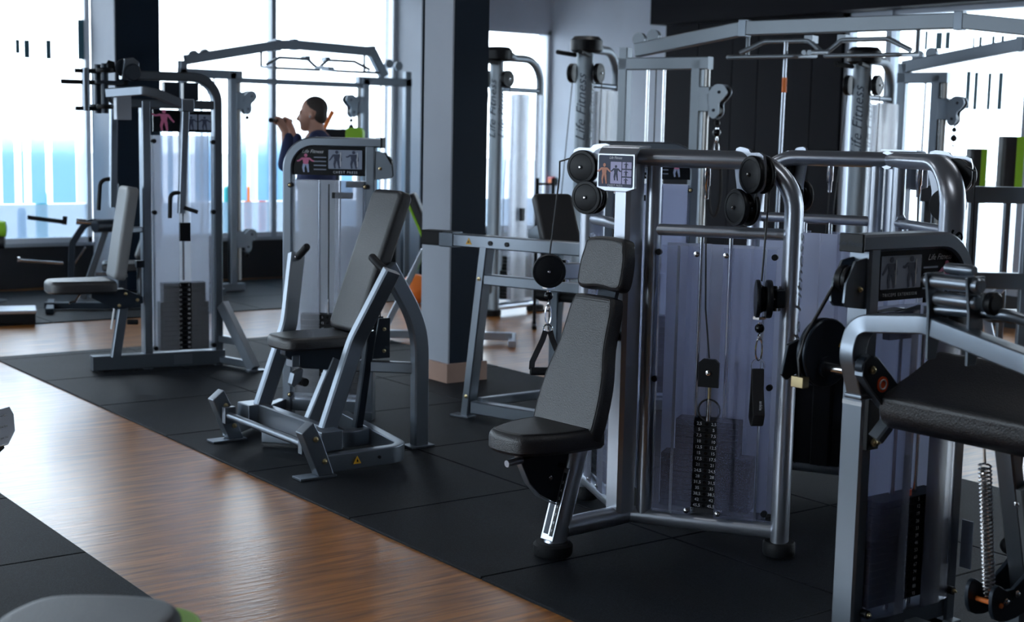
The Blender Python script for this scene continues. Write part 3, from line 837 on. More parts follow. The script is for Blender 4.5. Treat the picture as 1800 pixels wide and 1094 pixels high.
def carabiner(t, top, s=1.0):
    """ball stop, eye, snap hook"""
    top = Vector(top)
    MB().ball(top - Z * .022 * s, .018 * s).build('ball_stop', 'black_gloss', t)
    MB().cyl(top, top - Z * .01 * s, .008 * s).build('stop_collar', 'chrome', t)
    MB().ring(top - Z * .052 * s, X, .011 * s, .003 * s, 16, 6).build('eye', 'chrome', t)
    pts = [top + Vector((math.sin(a) * .012 * s, 0, -.098 * s + math.cos(a) * .040 * s)) for a in [k * math.pi / 8 for k in range(17)]]
    MB().tube(pts, .0035 * s, 6).build('snap_hook', 'chrome', t)
    return top - Z * .138 * s
def world_of(root, p):
    a = root.rotation_euler.z
    return Vector(root.location) + Matrix.Rotation(a, 3, 'Z') @ Vector(p)
# stirrup grip on the far cable
p = world_of(A, (.142, .668, .985))
sg = thing('stirrup_handle', 'black triangular stirrup handle hanging from the left pulley by the headrest', 'handle', p, -34)
e = carabiner(sg, (0, 0, 0), 1.15)
MB().ring(e - Z * .018, Y, .020, .0035, 18, 6).build('ring', 'chrome', sg)
e = e - Z * .038
for s in (-1, 1):
    MB().sweep([e + Vector((s * .010, 0, .01)), e + Vector((s * .022, 0, -.03)), e + Vector((s * .068, 0, -.135)), e + Vector((s * .070, 0, -.170))], rect(.004, .026, .001), side=Y).build('strap', 'webbing', sg)
MB().lathe([(.014, 0), (.019, .006), (.019, .150), (.014, .156)], e + Vector((-.078, 0, -.178)), X, 18).build('grip', 'rubber', sg)
# ankle strap on the near cable
p = world_of(A, (.175, -.530, .972))
an = thing('ankle_strap', 'black folded ankle strap hanging from the pulley beside the right upright', 'strap', p, -30)
e = carabiner(an, (0, 0, 0), 1.1)
MB().ring(e - Z * .022, Y, .026, .003, 20, 6).build('ring', 'chrome', an)
e = e - Z * .045
MB().sweep(fillet([e + Vector((0, .006, .01)), e + Vector((0, .012, -.10)), e + Vector((0, .022, -.19)), e + Vector((0, -.02, -.225)), e + Vector((0, -.04, -.17)), e + Vector((0, -.012, -.07)), e + Vector((0, -.004, .01))], .015, 4), rect(.048, .007, .002), side=X).build('strap', 'webbing', an)
text('ankle', .018, e + Vector((.004, -.046, -.13)), -Z, X, 'white_print', an)

# ------------------------------------------------------------------ box-section weight tower with instruction panel
def tower(root, Mx, w, top, title, flip=False, stack_top=None, zpan=None, shield_m='shield_bright', labels=KG_BIG, cap_text=False, frame_m='frame', base_z=0.0):
    """arch on one side, square end with cap on the other; front faces -y.  flip mirrors left and right"""
    def L(x): return (w - x) if flip else x
    dp = .092
    pr = rect(dp, .055, .008)
    pts = [(L(.0275), dp / 2, base_z), (L(.0275), dp / 2, top - .0275), (L(w + .035), dp / 2, top - .0275)]
    MB(Mx).sweep(fillet(pts, .155, 10), pr, side=Y).build('tower_frame', frame_m, root)
    MB(Mx).sweep([(L(w - .0275), dp / 2, base_z), (L(w - .0275), dp / 2, top - .05)], pr, side=Y).build('tower_post', frame_m, root)
    sx = -1 if flip else 1
    c = MB(Mx).box((L(w + .039), dp / 2, top - .0275), (.012, dp + .004, .060)).build('end_cap', 'black', root, bevel=.003)
    e = Mx.to_3x3()
    if cap_text: text(LOGO, .022, Mx @ Vector((L(w + .0465), dp / 2, top - .03)), e @ (-Y if flip else Y), Z, 'slate_paint', root, italic=.3)
    # instruction panel
    z1 = top - .055; z0 = zpan if zpan else z1 - .165
    x0, x1 = .055, w - .055
    r = .105
    arc = [(x0 + r - r * math.sin(R(a)), z1 - r + r * math.cos(R(a))) for a in range(0, 91, 15)]
    poly = [(L(a), b) for a, b in [(x1, z0), (x1, z1)] + arc + [(x0, z0)]]
    pn = MB(Mx).prism(poly, (0, .022, 0), X, Z, Y * .014).build('instruction_panel', 'black_gloss', root)
    ex, q = e @ X, lambda x, z, y=.020: Mx @ Vector((L(x), y, z))
    pw = x1 - x0; xm = x0 + pw * .72
    decal(rbox(pw * .46, (z1 - z0) * .66, .003), q(xm, z0 + (z1 - z0) * .56), ex, Z, 'placard_photo', pn, 'photo_print')
    for k in (-1, 1):
        figure(q(xm, z0 + (z1 - z0) * .56, .018) + ex * (k * pw * .115), ex, Z, (z1 - z0) * .60, pn, 'figure_dark', 'figure_dark', arms=((-.45, .05 + .12 * k), (.25, -.1)))
        decal(rbox(.004, (z1 - z0) * .5, .001), q(xm, z0 + (z1 - z0) * .56, .018) + ex * (k * pw * .115 + .022), ex, Z, 'white_print', pn, 'print_line')
    text(title, .019 if len(title) < 14 else .0145, q(xm, z0 + (z1 - z0) * .11), ex, Z, 'white_print', pn, spacing=1.35)
    text(LOGO, .028, q(x0 + pw * .27, z0 + (z1 - z0) * .82), ex, Z, 'white_print', pn, italic=.4)
    figure(q(x0 + pw * .18, z0 + (z1 - z0) * .42), ex, Z, (z1 - z0) * .62, pn, 'figure_pink', 'figure_blue')
    for k in range(4):
        decal(rbox(pw * .17, .006, .002), q(x0 + pw * .375, z0 + (z1 - z0) * (.62 - k * .14)), ex, Z, 'placard_photo', pn, 'print_line')
    # shields: a pair with an open slot for the selector pin
    zs = z0 - .03
    xc = w / 2
    for prof in ([(.058, .02), (.066, -.005), (.115, -.012), (.13, -.022), (xc - .045, -.022)], [(xc + .045, -.022), (w - .13, -.022), (w - .115, -.012), (w - .066, -.005), (w - .058, .02)]):
        shield_sheet(root, Mx, [(L(a), b) for a, b in prof], .115, zs, shield_m)
    shield_sheet(root, Mx, [(L(.058), .075), (L(.10), .10), (L(w - .10), .10), (L(w - .058), .075)], .115, zs, shield_m + '_back', name='rear_shield')
    for x in (.050, w - .050):
        for z in (zs - .03, .72, .14):
            c = Mx @ Vector((L(x), -.008, z))
            MB().cyl(c + e @ (Y * .02), c - e @ (Y * .016), .014, .014, 12).build('shield_clip', 'black', root)
            bolt(c - e @ (Y * .016), e @ -Y, root, .008)
    n = len(labels); zt = stack_top or .62; pitch = (zt - .15) / n
    stack(root, Mx, w / 2, .15 + pitch / 2, pitch, labels, w - .22, w - .15, int(n * .70), .085, .038, 0, min(.018, pitch * .75))
    for s in (-1, 1): MB(Mx).cyl((xc + s * .06, .038, .1), (xc + s * .06, .038, zs), .009, .009, 10).build('guide_rod', 'chrome', root)
    MB(Mx).cyl((xc, .02, zt), (xc, .02, zt + .09), .010, .008, 10).build('selector_stem', 'chrome', root)
    MB(Mx).tube([(xc, .02, zt + .09), (xc, .02, zs - .02)], .004, 6).build('stack_cable', 'cable', root)
    MB(Mx).span((.05, .01, .04), (w - .05, .085, .105)).build('tower_base', frame_m, root, bevel=.004)
    for x, z in ((.42, zs - .02), (.34, zs - .085)):
        MB(Mx).box((L(x * w / .53), .035, z), (.12, .03, .035)).build('guide_block', 'black', root, bevel=.003)
    # side bracket for the routing pulley on the square side
    k = 1
    br = [(L(w + .0), zs + .01), (L(w + .0), z1 - .02), (L(w + .055), z1 - .03), (L(w + .095), z1 - .10), (L(w + .10), zs + .035), (L(w + .085), zs + .02)]
    for y in (.015, .068): MB(Mx).prism(br, (0, y, 0), X, Z, Y * .008).build('pulley_bracket', 'silver_dark' if flip else 'frame', root)
    pulley(Mx @ Vector((L(w + .052), .060, (z1 + zs) / 2 + .01)), e @ Y, .045, root, gap=.02, name='routing_pulley')
    bolt(Mx @ Vector((L(w + .03), .014, zs + .075)), e @ -Y, root, .009)
    return zs

def foot_plate(root, x, y, lx, ly, m='frame', rz=0):
    MB(Matrix.Translation((x, y, 0)) @ Matrix.Rotation(R(rz), 4, 'Z')).box((0, 0, .006), (lx, ly, .012)).build('foot_plate', m, root, bevel=.002)

# ------------------------------------------------------------------ seated chest press
B = thing('chest_press_machine', 'grey plate-frame chest press with two upright press arms on the black mat', 'gym machine', (.25, 1.22, .010), 0)
TBm = Matrix.Translation((.556, .895, 0)) @ Matrix.Rotation(R(-42), 4, 'Z')
tower(B, TBm @ Matrix.Translation((-.03, 0, 0)), .54, 1.65, 'CHEST PRESS', frame_m='frame')
MB(TBm).span((-.03, -.02, 0), (.02, .11, .05)).build('tower_shoe', 'silver_dark', B, bevel=.004)
MB(TBm).span((.46, -.02, 0), (.51, .11, .05)).build('tower_shoe', 'silver_dark', B, bevel=.004)
for s in (1, -1):
    y = s * .50
    foot_plate(B, -.02, y - s * .01, .20, .09)
    MB().prism([(-.115, .235), (-.05, .285), (-.005, .20), (.065, .012), (-.02, .012)], (0, y - .035, 0), X, Z, Y * .07).build('foot_bracket', 'frame', B, bevel=.005)
    for bx, bz in ((-.04, .20), (.01, .085)): bolt((bx, y - .036, bz), -Y, B, .014)
    MB().span((.03, min(s * .33, s * .47), .115), (.15, max(s * .33, s * .47), .215)).build('side_block', 'frame', B, bevel=.006)
    # press arm: box tube, cranked outwards above the elbow
    arm = fillet([(.10, s * .36, .14), (.285, s * .36, .64), (.405, s * .50, 1.0)], .22, 8)
    MB().sweep(arm, rect(.052, .088, .008), side=Y).build('press_arm', 'frame', B)
    hp = Vector((.395, s * .475, .985))
    hd = Vector((-.01, -s * .12, .065)).normalized()
    MB().lathe([(.017, 0), (.020, .004), (.020, .02), (.018, .024)], hp, hd, 14).build('handle_collar', 'chrome', B)
    MB().lathe([(.018, .02), (.021, .028), (.021, .150), (.017, .158), (.008, .160)], hp, hd, 16).build('handle_grip', 'rubber', B)
MB().cyl((-.045, -.44, .155), (-.045, .44, .155), .019, .019, 16).build('foot_bar', 'frame', B)
for s in (1, -1): MB().span((-.07, s * .43 - .02, .11), (-.005, s * .43 + .02, .20)).build('foot_bar_block', 'silver_dark', B, bevel=.004)
MB().bar((.115, -.34, .165), (.115, .34, .165), .055, .105, side=X).build('front_crossbar', 'frame', B)
MB().sweep(fillet([(-.02, -.50, .062), (.50, -.49, .062), (.70, .36, .062)], .10, 6), rect(.055, .085, .008), side=Z.cross(X)).build('side_rail', 'frame', B) if False else None
def rail(pts, r, name, m='frame', w=.055, h=.088):
    """horizontal box-tube rail: constant vertical height"""
    P = fillet(pts, r, 6); b = MB()
    vs_ = []
    n = len(P); v = []; f = []
    for i in range(n):
        d = ((P[i] - P[i - 1]).normalized() if i else Vector()) + ((P[i + 1] - P[i]).normalized() if i < n - 1 else Vector())
        d.z = 0; d.normalize(); s = Vector((-d.y, d.x, 0)) * (w / 2)
        v += [P[i] - s - Z * h / 2, P[i] + s - Z * h / 2, P[i] + s + Z * h / 2, P[i] - s + Z * h / 2]
    for i in range(n - 1):
        for j in range(4): f.append((i * 4 + j, i * 4 + (j + 1) % 4, (i + 1) * 4 + (j + 1) % 4, (i + 1) * 4 + j))
    f += [(3, 2, 1, 0), tuple((n - 1) * 4 + j for j in range(4))]
    return b.add(v, f)
rail([(.0, -.495, .064), (.50, -.485, .064), (.66, .42, .064)], .11, 'side_rail').build('side_rail', 'frame', B, bevel=.006)
rail([(-.02, .50, .064), (.545, .93, .064)], 0, 'side_rail').build('side_rail', 'frame', B, bevel=.006)
rail([(.10, .30, .06), (.42, -.05, .06), (.60, -.02, .06)], .05, 'x').build('inner_rail', 'frame', B, bevel=.006)
triangle_sign((.20, -.5255, .068), X, Z, B, .045)
MB().cyl((.33, -.527, .066), (.33, -.520, .066), .008).build('plug', 'black', B)
# seat pillar, carrier, upholstery
MB().bar((.20, -.01, .13), (.37, -.01, .49), .05, .07, side=Y).build('seat_pillar', 'frame', B)
MB().prism([(.06, .565), (.06, .535), (.16, .46), (.38, .43), (.45, .50), (.45, .565)], (0, -.03, 0), X, Z, Y * .06).build('seat_carrier', 'slate_paint', B, bevel=.004)
MB().box((.12, .0, .50), (.045, .07, .06)).build('seat_clamp', 'frame', B, bevel=.004)
MB().prism([(.10, .44), (.155, .46), (.145, .40), (.10, .365), (.085, .385)], (0, -.05, 0), X, Z, Y * .045).build('range_limiter', 'frame', B, bevel=.004)
MB().cyl((.16, -.06, .39), (.16, .02, .39), .022).build('limiter_stop', 'rubber', B)
seat_o = smooth_outline([(.02, -.09), (.01, 0), (.02, .09), (.07, .14), (.25, .165), (.42, .16), (.45, .12), (.45, -.12), (.42, -.16), (.25, -.165), (.07, -.14)], 4)
MB().pad(seat_o, (0, 0, .57), X, Y, Z, .065, .027, .005).build('seat', 'vinyl', B)
b0 = Vector((.405, 0, .645)); b1 = Vector((.685, 0, 1.385)); bd = (b1 - b0).normalized(); bn = Vector((-bd.z, 0, bd.x)); Lb = (b1 - b0).length
MB().pad(rbox(.30, Lb, .045, 5), (b0 + b1) / 2 - bn * .075, -Y, bd, bn, .080, .025, .004).build('backrest', 'vinyl', B)
MB().bar(b0 - bn * .10 + bd * .05, b1 - bn * .10 - bd * .12, .05, .05, side=Y).build('back_spine', 'slate_paint', B)
# rear arch leg and mechanism behind the seat
MB().sweep(fillet([(.585, -.17, .985), (.79, -.17, .66), (.795, -.17, .012)], .55, 10), rect(.06, .088, .008), side=Y).build('rear_leg', 'frame', B)
foot_plate(B, .79, -.17, .15, .10, 'silver_dark')
MB().bar((.78, -.16, .43), (.50, .12, .43), .05, .06).build('rear_link', 'frame', B)
MB().prism([(-.10, .46), (.02, .46), (.02, .68), (-.05, .68), (-.065, .60)], (.72, .05, 0), X, Z, Y * .012).build('cam_plate', 'slate_paint', B, bevel=.002)
MB().prism([(-.10, .46), (.02, .46), (.02, .68), (-.05, .68), (-.065, .60)], (.72, .12, 0), X, Z, Y * .012).build('cam_plate', 'slate_paint', B, bevel=.002)
for z in (.50, .62): bolt((.70, .049, z), -Y, B, .010)
MB().tube([(.70, .09, .68), (.70, .09, 1.05)], .004, 6).build('drive_cable', 'cable', B)
for k in range(16): pass
MB().tube([(.60 + .012 * math.cos(k * .9), .02 + .012 * math.sin(k * .9), .50 + k * .0026) for k in range(72)], .003, 5).build('return_spring', 'chrome', B)
MB().bar((.52, .02, .10), (.60, .02, .62), .045, .05, side=Y).build('back_post', 'slate_paint', B)

# ------------------------------------------------------------------ pectoral fly
Cm = thing('pec_fly_machine', 'tall grey pec fly machine with overhead arms and pale upright backrest', 'gym machine', (.766, 4.10, .010), -8)
MB().bar((-.385, .04, .06), (.545, .04, .06), .10, .10, side=Y).build('base_beam', 'silver_dark', Cm)
MB().box((.24, -.012, .06), (.13, .006, .07)).build('base_plate', 'frame', Cm)
for x in (-.33, -.10): MB().lathe([(.022, 0), (.022, .012)], (x, .0, .0), Z, 12).build('levelling_foot', 'rubber', Cm)
pr = rect(.09, .062, .008)
MB().sweep([(.0, .045, .0), (.0, .045, 1.86)], pr, side=Y).build('tower_post', 'frame', Cm)
MB().sweep(fillet([(.505, .045, .0), (.505, .045, 2.035), (-.16, .045, 2.035)], .17, 10), pr, side=Y).build('tower_arch', 'silver_dark', Cm)
MB().sweep([(-.17, .045, 1.845), (.50, .045, 1.845)], rect(.08, .060, .006), side=Y).build('upper_rail', 'silver_dark', Cm)
pn = MB().span((.05, .012, 1.655), (.46, .028, 1.805)).build('instruction_panel', 'black_gloss', Cm)
figure((.125, .0105, 1.735), X, Z, .14, pn, 'figure_pink', 'figure_pink', arms=((-.6, .3), (.5, -.1)))
for x in (.315, .410):
    decal(rbox(.085, .105, .003), (x, .0115, 1.725), X, Z, 'placard_photo', pn, 'photo_print')
    figure((x, .0100, 1.72), X, Z, .09, pn, 'figure_dark', 'figure_dark')
Mi = Matrix.Identity(4)
for prof in ([(.04, .02), (.05, -.01), (.16, -.022), (.215, -.022)], [(.30, -.022), (.36, -.022), (.455, -.01), (.468, .02)]):
    shield_sheet(Cm, Mi, prof, .125, 1.63, 'shield_bright')
shield_sheet(Cm, Mi, [(.04, .09), (.46, .09)], .125, 1.63, 'shield_bright_back', name='rear_shield')
for x in (.045, .46):
    for z in (1.59, 1.10, .15):
        MB().cyl((x, .0, z), (x, -.03, z), .016, .016, 12).build('shield_clip', 'black', Cm)
stack(Cm, Mi, .255, .145, .034, KG_BIG, .30, .345, 10, .09, .035, 0, .02)
MB().cyl((.255, .02, .62), (.255, .02, .90), .009).build('selector_rod', 'chrome', Cm)
MB().box((.265, .01, .96), (.075, .03, .13)).build('cable_carriage', 'black', Cm, bevel=.003)
MB().tube([(.255, .02, 1.0), (.255, .02, 1.84)], .004, 6).build('stack_cable', 'cable', Cm)
for x in (.19, .26): MB().box((.17 + (x - .19) * 1.9, .0, 1.935), (.105, .08, .12)).build('counterweight', 'slate_paint', Cm, bevel=.006)
# rear stabiliser leg
MB().bar((.525, -.02, .44), (.655, -.33, .012), .06, .085).build('stabiliser_leg', 'frame', Cm)
MB().bar((.52, .02, .19), (.60, -.20, .19), .05, .05).build('stabiliser_brace', 'frame', Cm)
MB().bar((.52, .02, .04), (.655, -.33, .04), .05, .05).build('stabiliser_foot', 'silver_dark', Cm)
foot_plate(Cm, .66, -.35, .13, .07)
# seat assembly
yc = -.02
MB().bar((-.235, yc, .10), (-.165, yc, .54), .05, .065, side=Y).build('seat_post', 'silver_dark', Cm)
sc_ = MB().bar((-.262, yc, .30), (-.232, yc, .49), .03, .006, side=Y).build('scale_plate', 'white_print', Cm)
MB().cyl((-.16, yc - .04, .35), (-.09, yc - .04, .345), .018, .018, 12).build('adjuster_knob', 'rubber', Cm)
MB().prism([(-.40, .565), (-.40, .525), (-.24, .44), (-.185, .44), (-.05, .475), (-.05, .52), (-.18, .58)], (0, yc - .04, 0), X, Z, Y * .08).build('seat_bracket', 'slate_paint', Cm, bevel=.004)
for q in ((-.17, .545), (-.215, .465), (-.09, .50)): bolt((q[0], yc - .041, q[1]), -Y, Cm, .012)
so = smooth_outline([(-.685, -.09), (-.695, 0), (-.685, .09), (-.64, .14), (-.45, .165), (-.27, .16), (-.25, .1), (-.25, -.1), (-.27, -.16), (-.45, -.165), (-.64, -.14)], 4)
MB().pad(so, (0, yc, .565), X, Y, Z, .085, .03, .004).build('seat', 'vinyl', Cm)
MB().tube([(-.46, yc, .56), (-.50, yc, .50), (-.54, yc, .49)], .008, 8).build('release_lever', 'chrome', Cm)
b0 = Vector((-.265, yc - .02, .655)); b1 = Vector((-.165, yc - .02, 1.285)); bd = (b1 - b0).normalized(); bn = Vector((-bd.z, 0, bd.x)); Lb = (b1 - b0).length
MB().pad(rbox(.28, Lb, .04, 5), (b0 + b1) / 2 - bn * .07, -Y, bd, bn, .078, .024, .003).build('backrest', 'vinyl_grey', Cm)
MB().bar((-.13, yc, .98), (-.01, .04, .98), .04, .04).build('back_strut', 'frame', Cm)
MB().cyl((-.06, yc, .52), (-.06, yc, .72), .022, .022, 12).build('gas_spring', 'frame', Cm)
MB().box((-.06, yc, .745), (.055, .05, .05)).build('spring_head', 'slate_paint', Cm, bevel=.003)
# overhead pivots and swing arms
for s in (1, -1):
    y0 = s * .10
    MB().cyl((-.30, y0, 1.77), (-.30, y0, 2.10), .024, .024, 16).build('pivot_shaft', 'slate_paint', Cm)
    for z in (1.80, 2.04): MB().lathe([(.052, 0), (.056, .006), (.056, .024), (.05, .03)], (-.30, y0, z), Z, 20).build('pivot_bearing', 'black', Cm)
    MB().prism([(-.06, -.03), (.0, -.05), (.12, -.03), (.12, .03), (0, .05), (-.06, .03)], (-.30, y0, 1.965), X, Y, Z * .022).build('cam_plate', 'slate_paint', Cm, bevel=.002)
MB().bar((-.46, .02, 1.975), (-.12, .02, 1.975), .03, .03).build('range_bar', 'black', Cm)
MB().cyl((-.56, .02, 1.975), (-.44, .02, 1.975), .016, .016, 12).build('range_grip', 'rubber', Cm)
MB().cyl((-.40, .02, 1.79), (-.40, .02, 2.07), .026, .026, 14).build('stop_post', 'frame', Cm)
for z in (1.80, 2.05): MB().bar((-.47, .02, z), (-.33, .02, z), .035, .028).build('stop_clamp', 'black', Cm)
for k in (0, 1): MB().lathe([(.055, 0), (.06, .006), (.06, .02), (.05, .028)], (-.10 - .05 * k, -.02 + .05 * k, 2.05 + .03 * k), (.3, -1, 0), 20).build('cam_wheel', 'slate_paint', Cm)
MB().prism([(-.17, 2.0), (-.06, 2.0), (-.05, 2.12), (-.09, 2.15), (-.15, 2.14)], (0, -.03, 0), X, Z, Y * .05).build('cam_cover', 'silver_dark', Cm, bevel=.006)
MB().prism([(-.30, 2.03), (-.19, 2.05), (-.20, 2.12), (-.24, 2.13)], (0, .05, 0), X, Z, Y * .012).build('cam_guard', 'black', Cm)
MB().span((-.20, .0, 1.73), (-.10, .09, 1.95)).build('pivot_block', 'frame_grey', Cm, bevel=.004)
# near arm (swung back) and far arm
MB().sweep(fillet([(-.29, -.12, 1.905), (-.10, -.30, 1.925), (.0, -.32, 1.905), (.17, -.32, 1.838)], .06, 5), rect(.04, .062, .006), side=Y).build('swing_arm', 'frame', Cm)
MB().box((.19, -.32, 1.835), (.085, .08, .085)).build('arm_joint', 'frame', Cm, bevel=.006)
MB().bar((.18, -.32, 1.81), (.15, -.32, 1.11), .05, .05, side=Y).build('arm_drop', 'frame', Cm)
MB().tube(fillet([(.15, -.33, 1.25), (.07, -.34, 1.25), (.065, -.34, 1.08)], .04, 5), .014, 10).build('hand_grip', 'rubber', Cm)
MB().tube([(.16, -.34, 1.15), (.25, -.36, 1.12)], .014, 10).build('elbow_peg', 'rubber', Cm)
MB().sweep(fillet([(-.29, .12, 1.905), (-.22, .25, 1.915), (-.15, .30, 1.86)], .06, 5), rect(.04, .062, .006), side=X).build('swing_arm', 'frame', Cm)
MB().bar((-.15, .30, 1.85), (-.165, .30, 1.12), .05, .05, side=Y).build('arm_drop', 'frame', Cm)
MB().tube(fillet([(-.17, .30, 1.32), (-.25, .30, 1.31), (-.265, .30, 1.10)], .05, 5), .014, 10).build('hand_grip', 'rubber', Cm)

# ------------------------------------------------------------------ triceps extension (right foreground)
Dm = thing('triceps_extension_machine', 'dark-panelled triceps extension machine with long black arm pad at right edge', 'gym machine', (.5387, -2.3526, .010), 0)
tower(Dm, Matrix.Identity(4), .555, 1.395, 'TRICEPS EXTENSION', flip=True, stack_top=.505, shield_m='shield', cap_text=True)
for x in (.0, .50): MB().span((x, -.03, 0), (x + .055, .12, .03)).build('tower_shoe', 'silver_dark', Dm, bevel=.004)
MB().cyl((.278, .02, .505), (.278, .02, .525), .014, .014, 12).build('stem_collar', 'orange_red', Dm)
MB().cyl((.278, .02, .52), (.278, .02, .86), .010).build('lift_rod', 'chrome', Dm)
MB().prism([(.0, 0), (.11, .01), (.11, .028), (0, .02)], (.08, .0, 1.12), X, Z, Y * .05).build('cam_housing', 'slate_paint', Dm)
MB().prism([(.06, 1.085), (.24, 1.105), (.24, 1.16), (.06, 1.13)], (0, -.02, 0), X, Z, Y * .01).build('tower_gusset', 'slate_paint', Dm)
MB().box((-.001, .045, .845), (.002, .08, .014)).build('sticker', 'white_print', Dm)
st = MB().box((.558, -.028, .30), (.004, .045, .17)).build('data_sticker', 'placard_photo', Dm)
# cam and drive cable
MB().lathe([(.004, 0), (.108, 0), (.112, .004), (.112, .010), (.095, .012), (.095, .022), (.112, .024), (.112, .034), (.10, .036)], (-.099, .070, 1.012), Y, 40).build('cam', 'slate_paint', Dm)
triangle_sign((-.032, .0695, 1.046), X, Z, Dm, .040)
MB().prism([(-.045, -.02), (-.02, .075), (.03, .09), (.03, -.02), (-.02, -.04)], (-.20, .13, .965), X, Z, Y * .012).build('cam_tab', 'slate_paint', Dm, bevel=.003)
MB().box((-.205, .09, .925), (.03, .05, .035)).build('cable_anchor', 'brass_bolt', Dm, bevel=.002)
MB().tube([(-.085, .07, 1.235), (-.19, .09, 1.07), (-.215, .09, 1.0), (-.205, .09, .93)], .006, 8).build('drive_cable', 'cable', Dm)
MB().cyl((-.115, .10, .97), (-.115, -.085, .97), .018, .018, 16).build('cam_shaft', 'chrome', Dm)
MB().cyl((-.115, .055, .97), (-.115, .075, .97), .035, .030, 16).build('shaft_hub', 'slate_paint', Dm)
# lever arm: box tube with a hooked end, running towards the viewer
arm = fillet([(-.135, -.10, .935), (-.175, -.10, 1.02), (-.165, -.12, 1.135), (.0, -.30, 1.145), (-.02, -.42, 1.145), (.10, -.95, 1.05)], .05, 6)
arm = fillet([(-.140, -.09, .925), (-.185, -.10, 1.04), (-.160, -.12, 1.135), (-.12, -.36, 1.155), (.06, -.95, 1.075)], [0, .10, .07, .1, 0], 7)
MB().sweep(arm, rect(.062, .055, .007), side=Y).build('lever_arm', 'frame', Dm) if False else None
def box_sweep(pts, w, h):
    """box tube following a path in a leaning plane, faces kept upright"""
    v = []; f = []; n = len(pts)
    for i in range(n):
        d = ((pts[i] - pts[i - 1]).normalized() if i else Vector()) + ((pts[i + 1] - pts[i]).normalized() if i < n - 1 else Vector())
        d.normalize()
        s = Vector((1, .0, 0)); s = (s - d * s.dot(d)).normalized(); u = d.cross(s).normalized()
        v += [pts[i] + s * (a * w / 2) + u * (b * h / 2) for a, b in ((-1, -1), (1, -1), (1, 1), (-1, 1))]
    for i in range(n - 1):
        for j in range(4): f.append((i * 4 + j, i * 4 + (j + 1) % 4, (i + 1) * 4 + (j + 1) % 4, (i + 1) * 4 + j))
    f += [(3, 2, 1, 0), tuple((n - 1) * 4 + j for j in range(4))]
    return MB().add(v, f)
arm = fillet([(-.091, -.06, .905), (-.130, -.05, 1.03), (-.105, -.055, 1.125), (-.085, -.30, 1.15), (-.20, -.72, 1.10), (-.26, -.95, 1.06)], [0, .10, .07, .12, .1, 0], 8)
box_sweep(arm, .066, .058).build('lever_arm', 'frame', Dm, bevel=.006)
MB().box((-.090, -.060, .895), (.075, .070, .018)).build('arm_end_cap', 'frame', Dm, bevel=.005)
# cross plates with rollers on the lever arm
for y in (-.335, -.475):
    MB().prism([(-.155, 1.31), (-.07, 1.31), (-.075, 1.25), (-.065, 1.16), (-.09, 1.05), (-.13, 1.05), (-.135, 1.2)], (.0, y, 0), X, Z, Y * .010).build('roller_plate', 'silver_dark', Dm, bevel=.002)
for (x, z, r, y0, y1) in ((-.12, 1.285, .024, -.31, -.50), (-.115, 1.235, .022, -.34, -.49), (-.10, 1.325, .016, -.36, -.46)):
    MB().lathe([(r * .8, 0), (r, .006), (r, abs(y1 - y0) - .006), (r * .8, abs(y1 - y0))], (x, y0, z), -Y, 18).build('roller', 'frame', Dm)
MB().cyl((-.12, -.30, 1.285), (-.12, -.315, 1.285), .018, .018, 14).build('roller_cap', 'black', Dm)
MB().lathe([(.03, 0), (.034, .006), (.034, .024), (.028, .03)], (-.085, -.50, 1.235), -Y, 18).build('lock_knob', 'black', Dm)
MB().tube(fillet([(-.10, -.33, 1.20), (-.06, -.55, 1.205), (.03, -.78, 1.14), (.10, -.95, 1.0)], .10, 6), .017, 12).build('grip_bar', 'frame', Dm)
MB().lathe([(.05, 0), (.055, .01), (.055, .03), (.045, .036)], (-.02, -.33, 1.17), -Y, 22).build('range_dial', 'black', Dm)
# pad hinge plate with adjustment dial
hp = [(-.155, .985), (-.145, 1.02), (-.10, 1.03), (-.055, 1.0), (.055, .89), (.02, .83), (-.05, .87), (-.12, .94)]
MB().prism(smooth_outline(hp, 3), (0, -.115, 0), X, Z, Y * .03).build('hinge_plate', 'slate_paint', Dm, bevel=.003)
MB().sweep([(a, -.10, b) for a, b in [(-.03, .855), (-.10, .915), (-.15, .97), (-.148, 1.01), (-.12, 1.032)]], rect(.032, .006, .001), side=Y).build('hinge_edge', 'frame', Dm)
for q in ((-.108, .985), (-.02, .885)): bolt((q[0], -.116, q[1]), -Y, Dm, .013)
dl = MB().lathe([(.025, 0), (.025, .003)], (-.055, -.115, .935), -Y, 24).build('dial_sticker', 'orange_red', Dm)
MB().ring((-.055, -.1185, .935), Y, .015, .0025, 24, 6).build('dial_ring', 'white_print', dl)
MB().span((-.008, -.03, .70), (.05, -.012, .935)).build('hinge_mount', 'black', Dm, bevel=.003)
for z in (.91, .725): bolt((.022, -.031, z), -Y, Dm, .014)
MB().bar((-.005, -.06, .745), (.07, -.10, .86), .05, .035, side=Y).build('pad_strut', 'frame', Dm)
# arm pad: wide wedge cushion running towards the viewer
pd = smooth_outline([(-.035, .905), (-.05, .87), (-.035, .815), (.03, .785), (.12, .83), (.25, .92), (.285, .965), (.262, 1.005), (.22, 1.012), (.10, .955)], 4)
MB().pad(pd, (0, -.095, 0), X, Z, -Y, .72, .03, .002).build('arm_pad', 'vinyl', Dm)
MB().bar((.16, -.12, .80), (.16, -.75, .80), .05, .05).build('pad_rail', 'silver_dark', Dm)
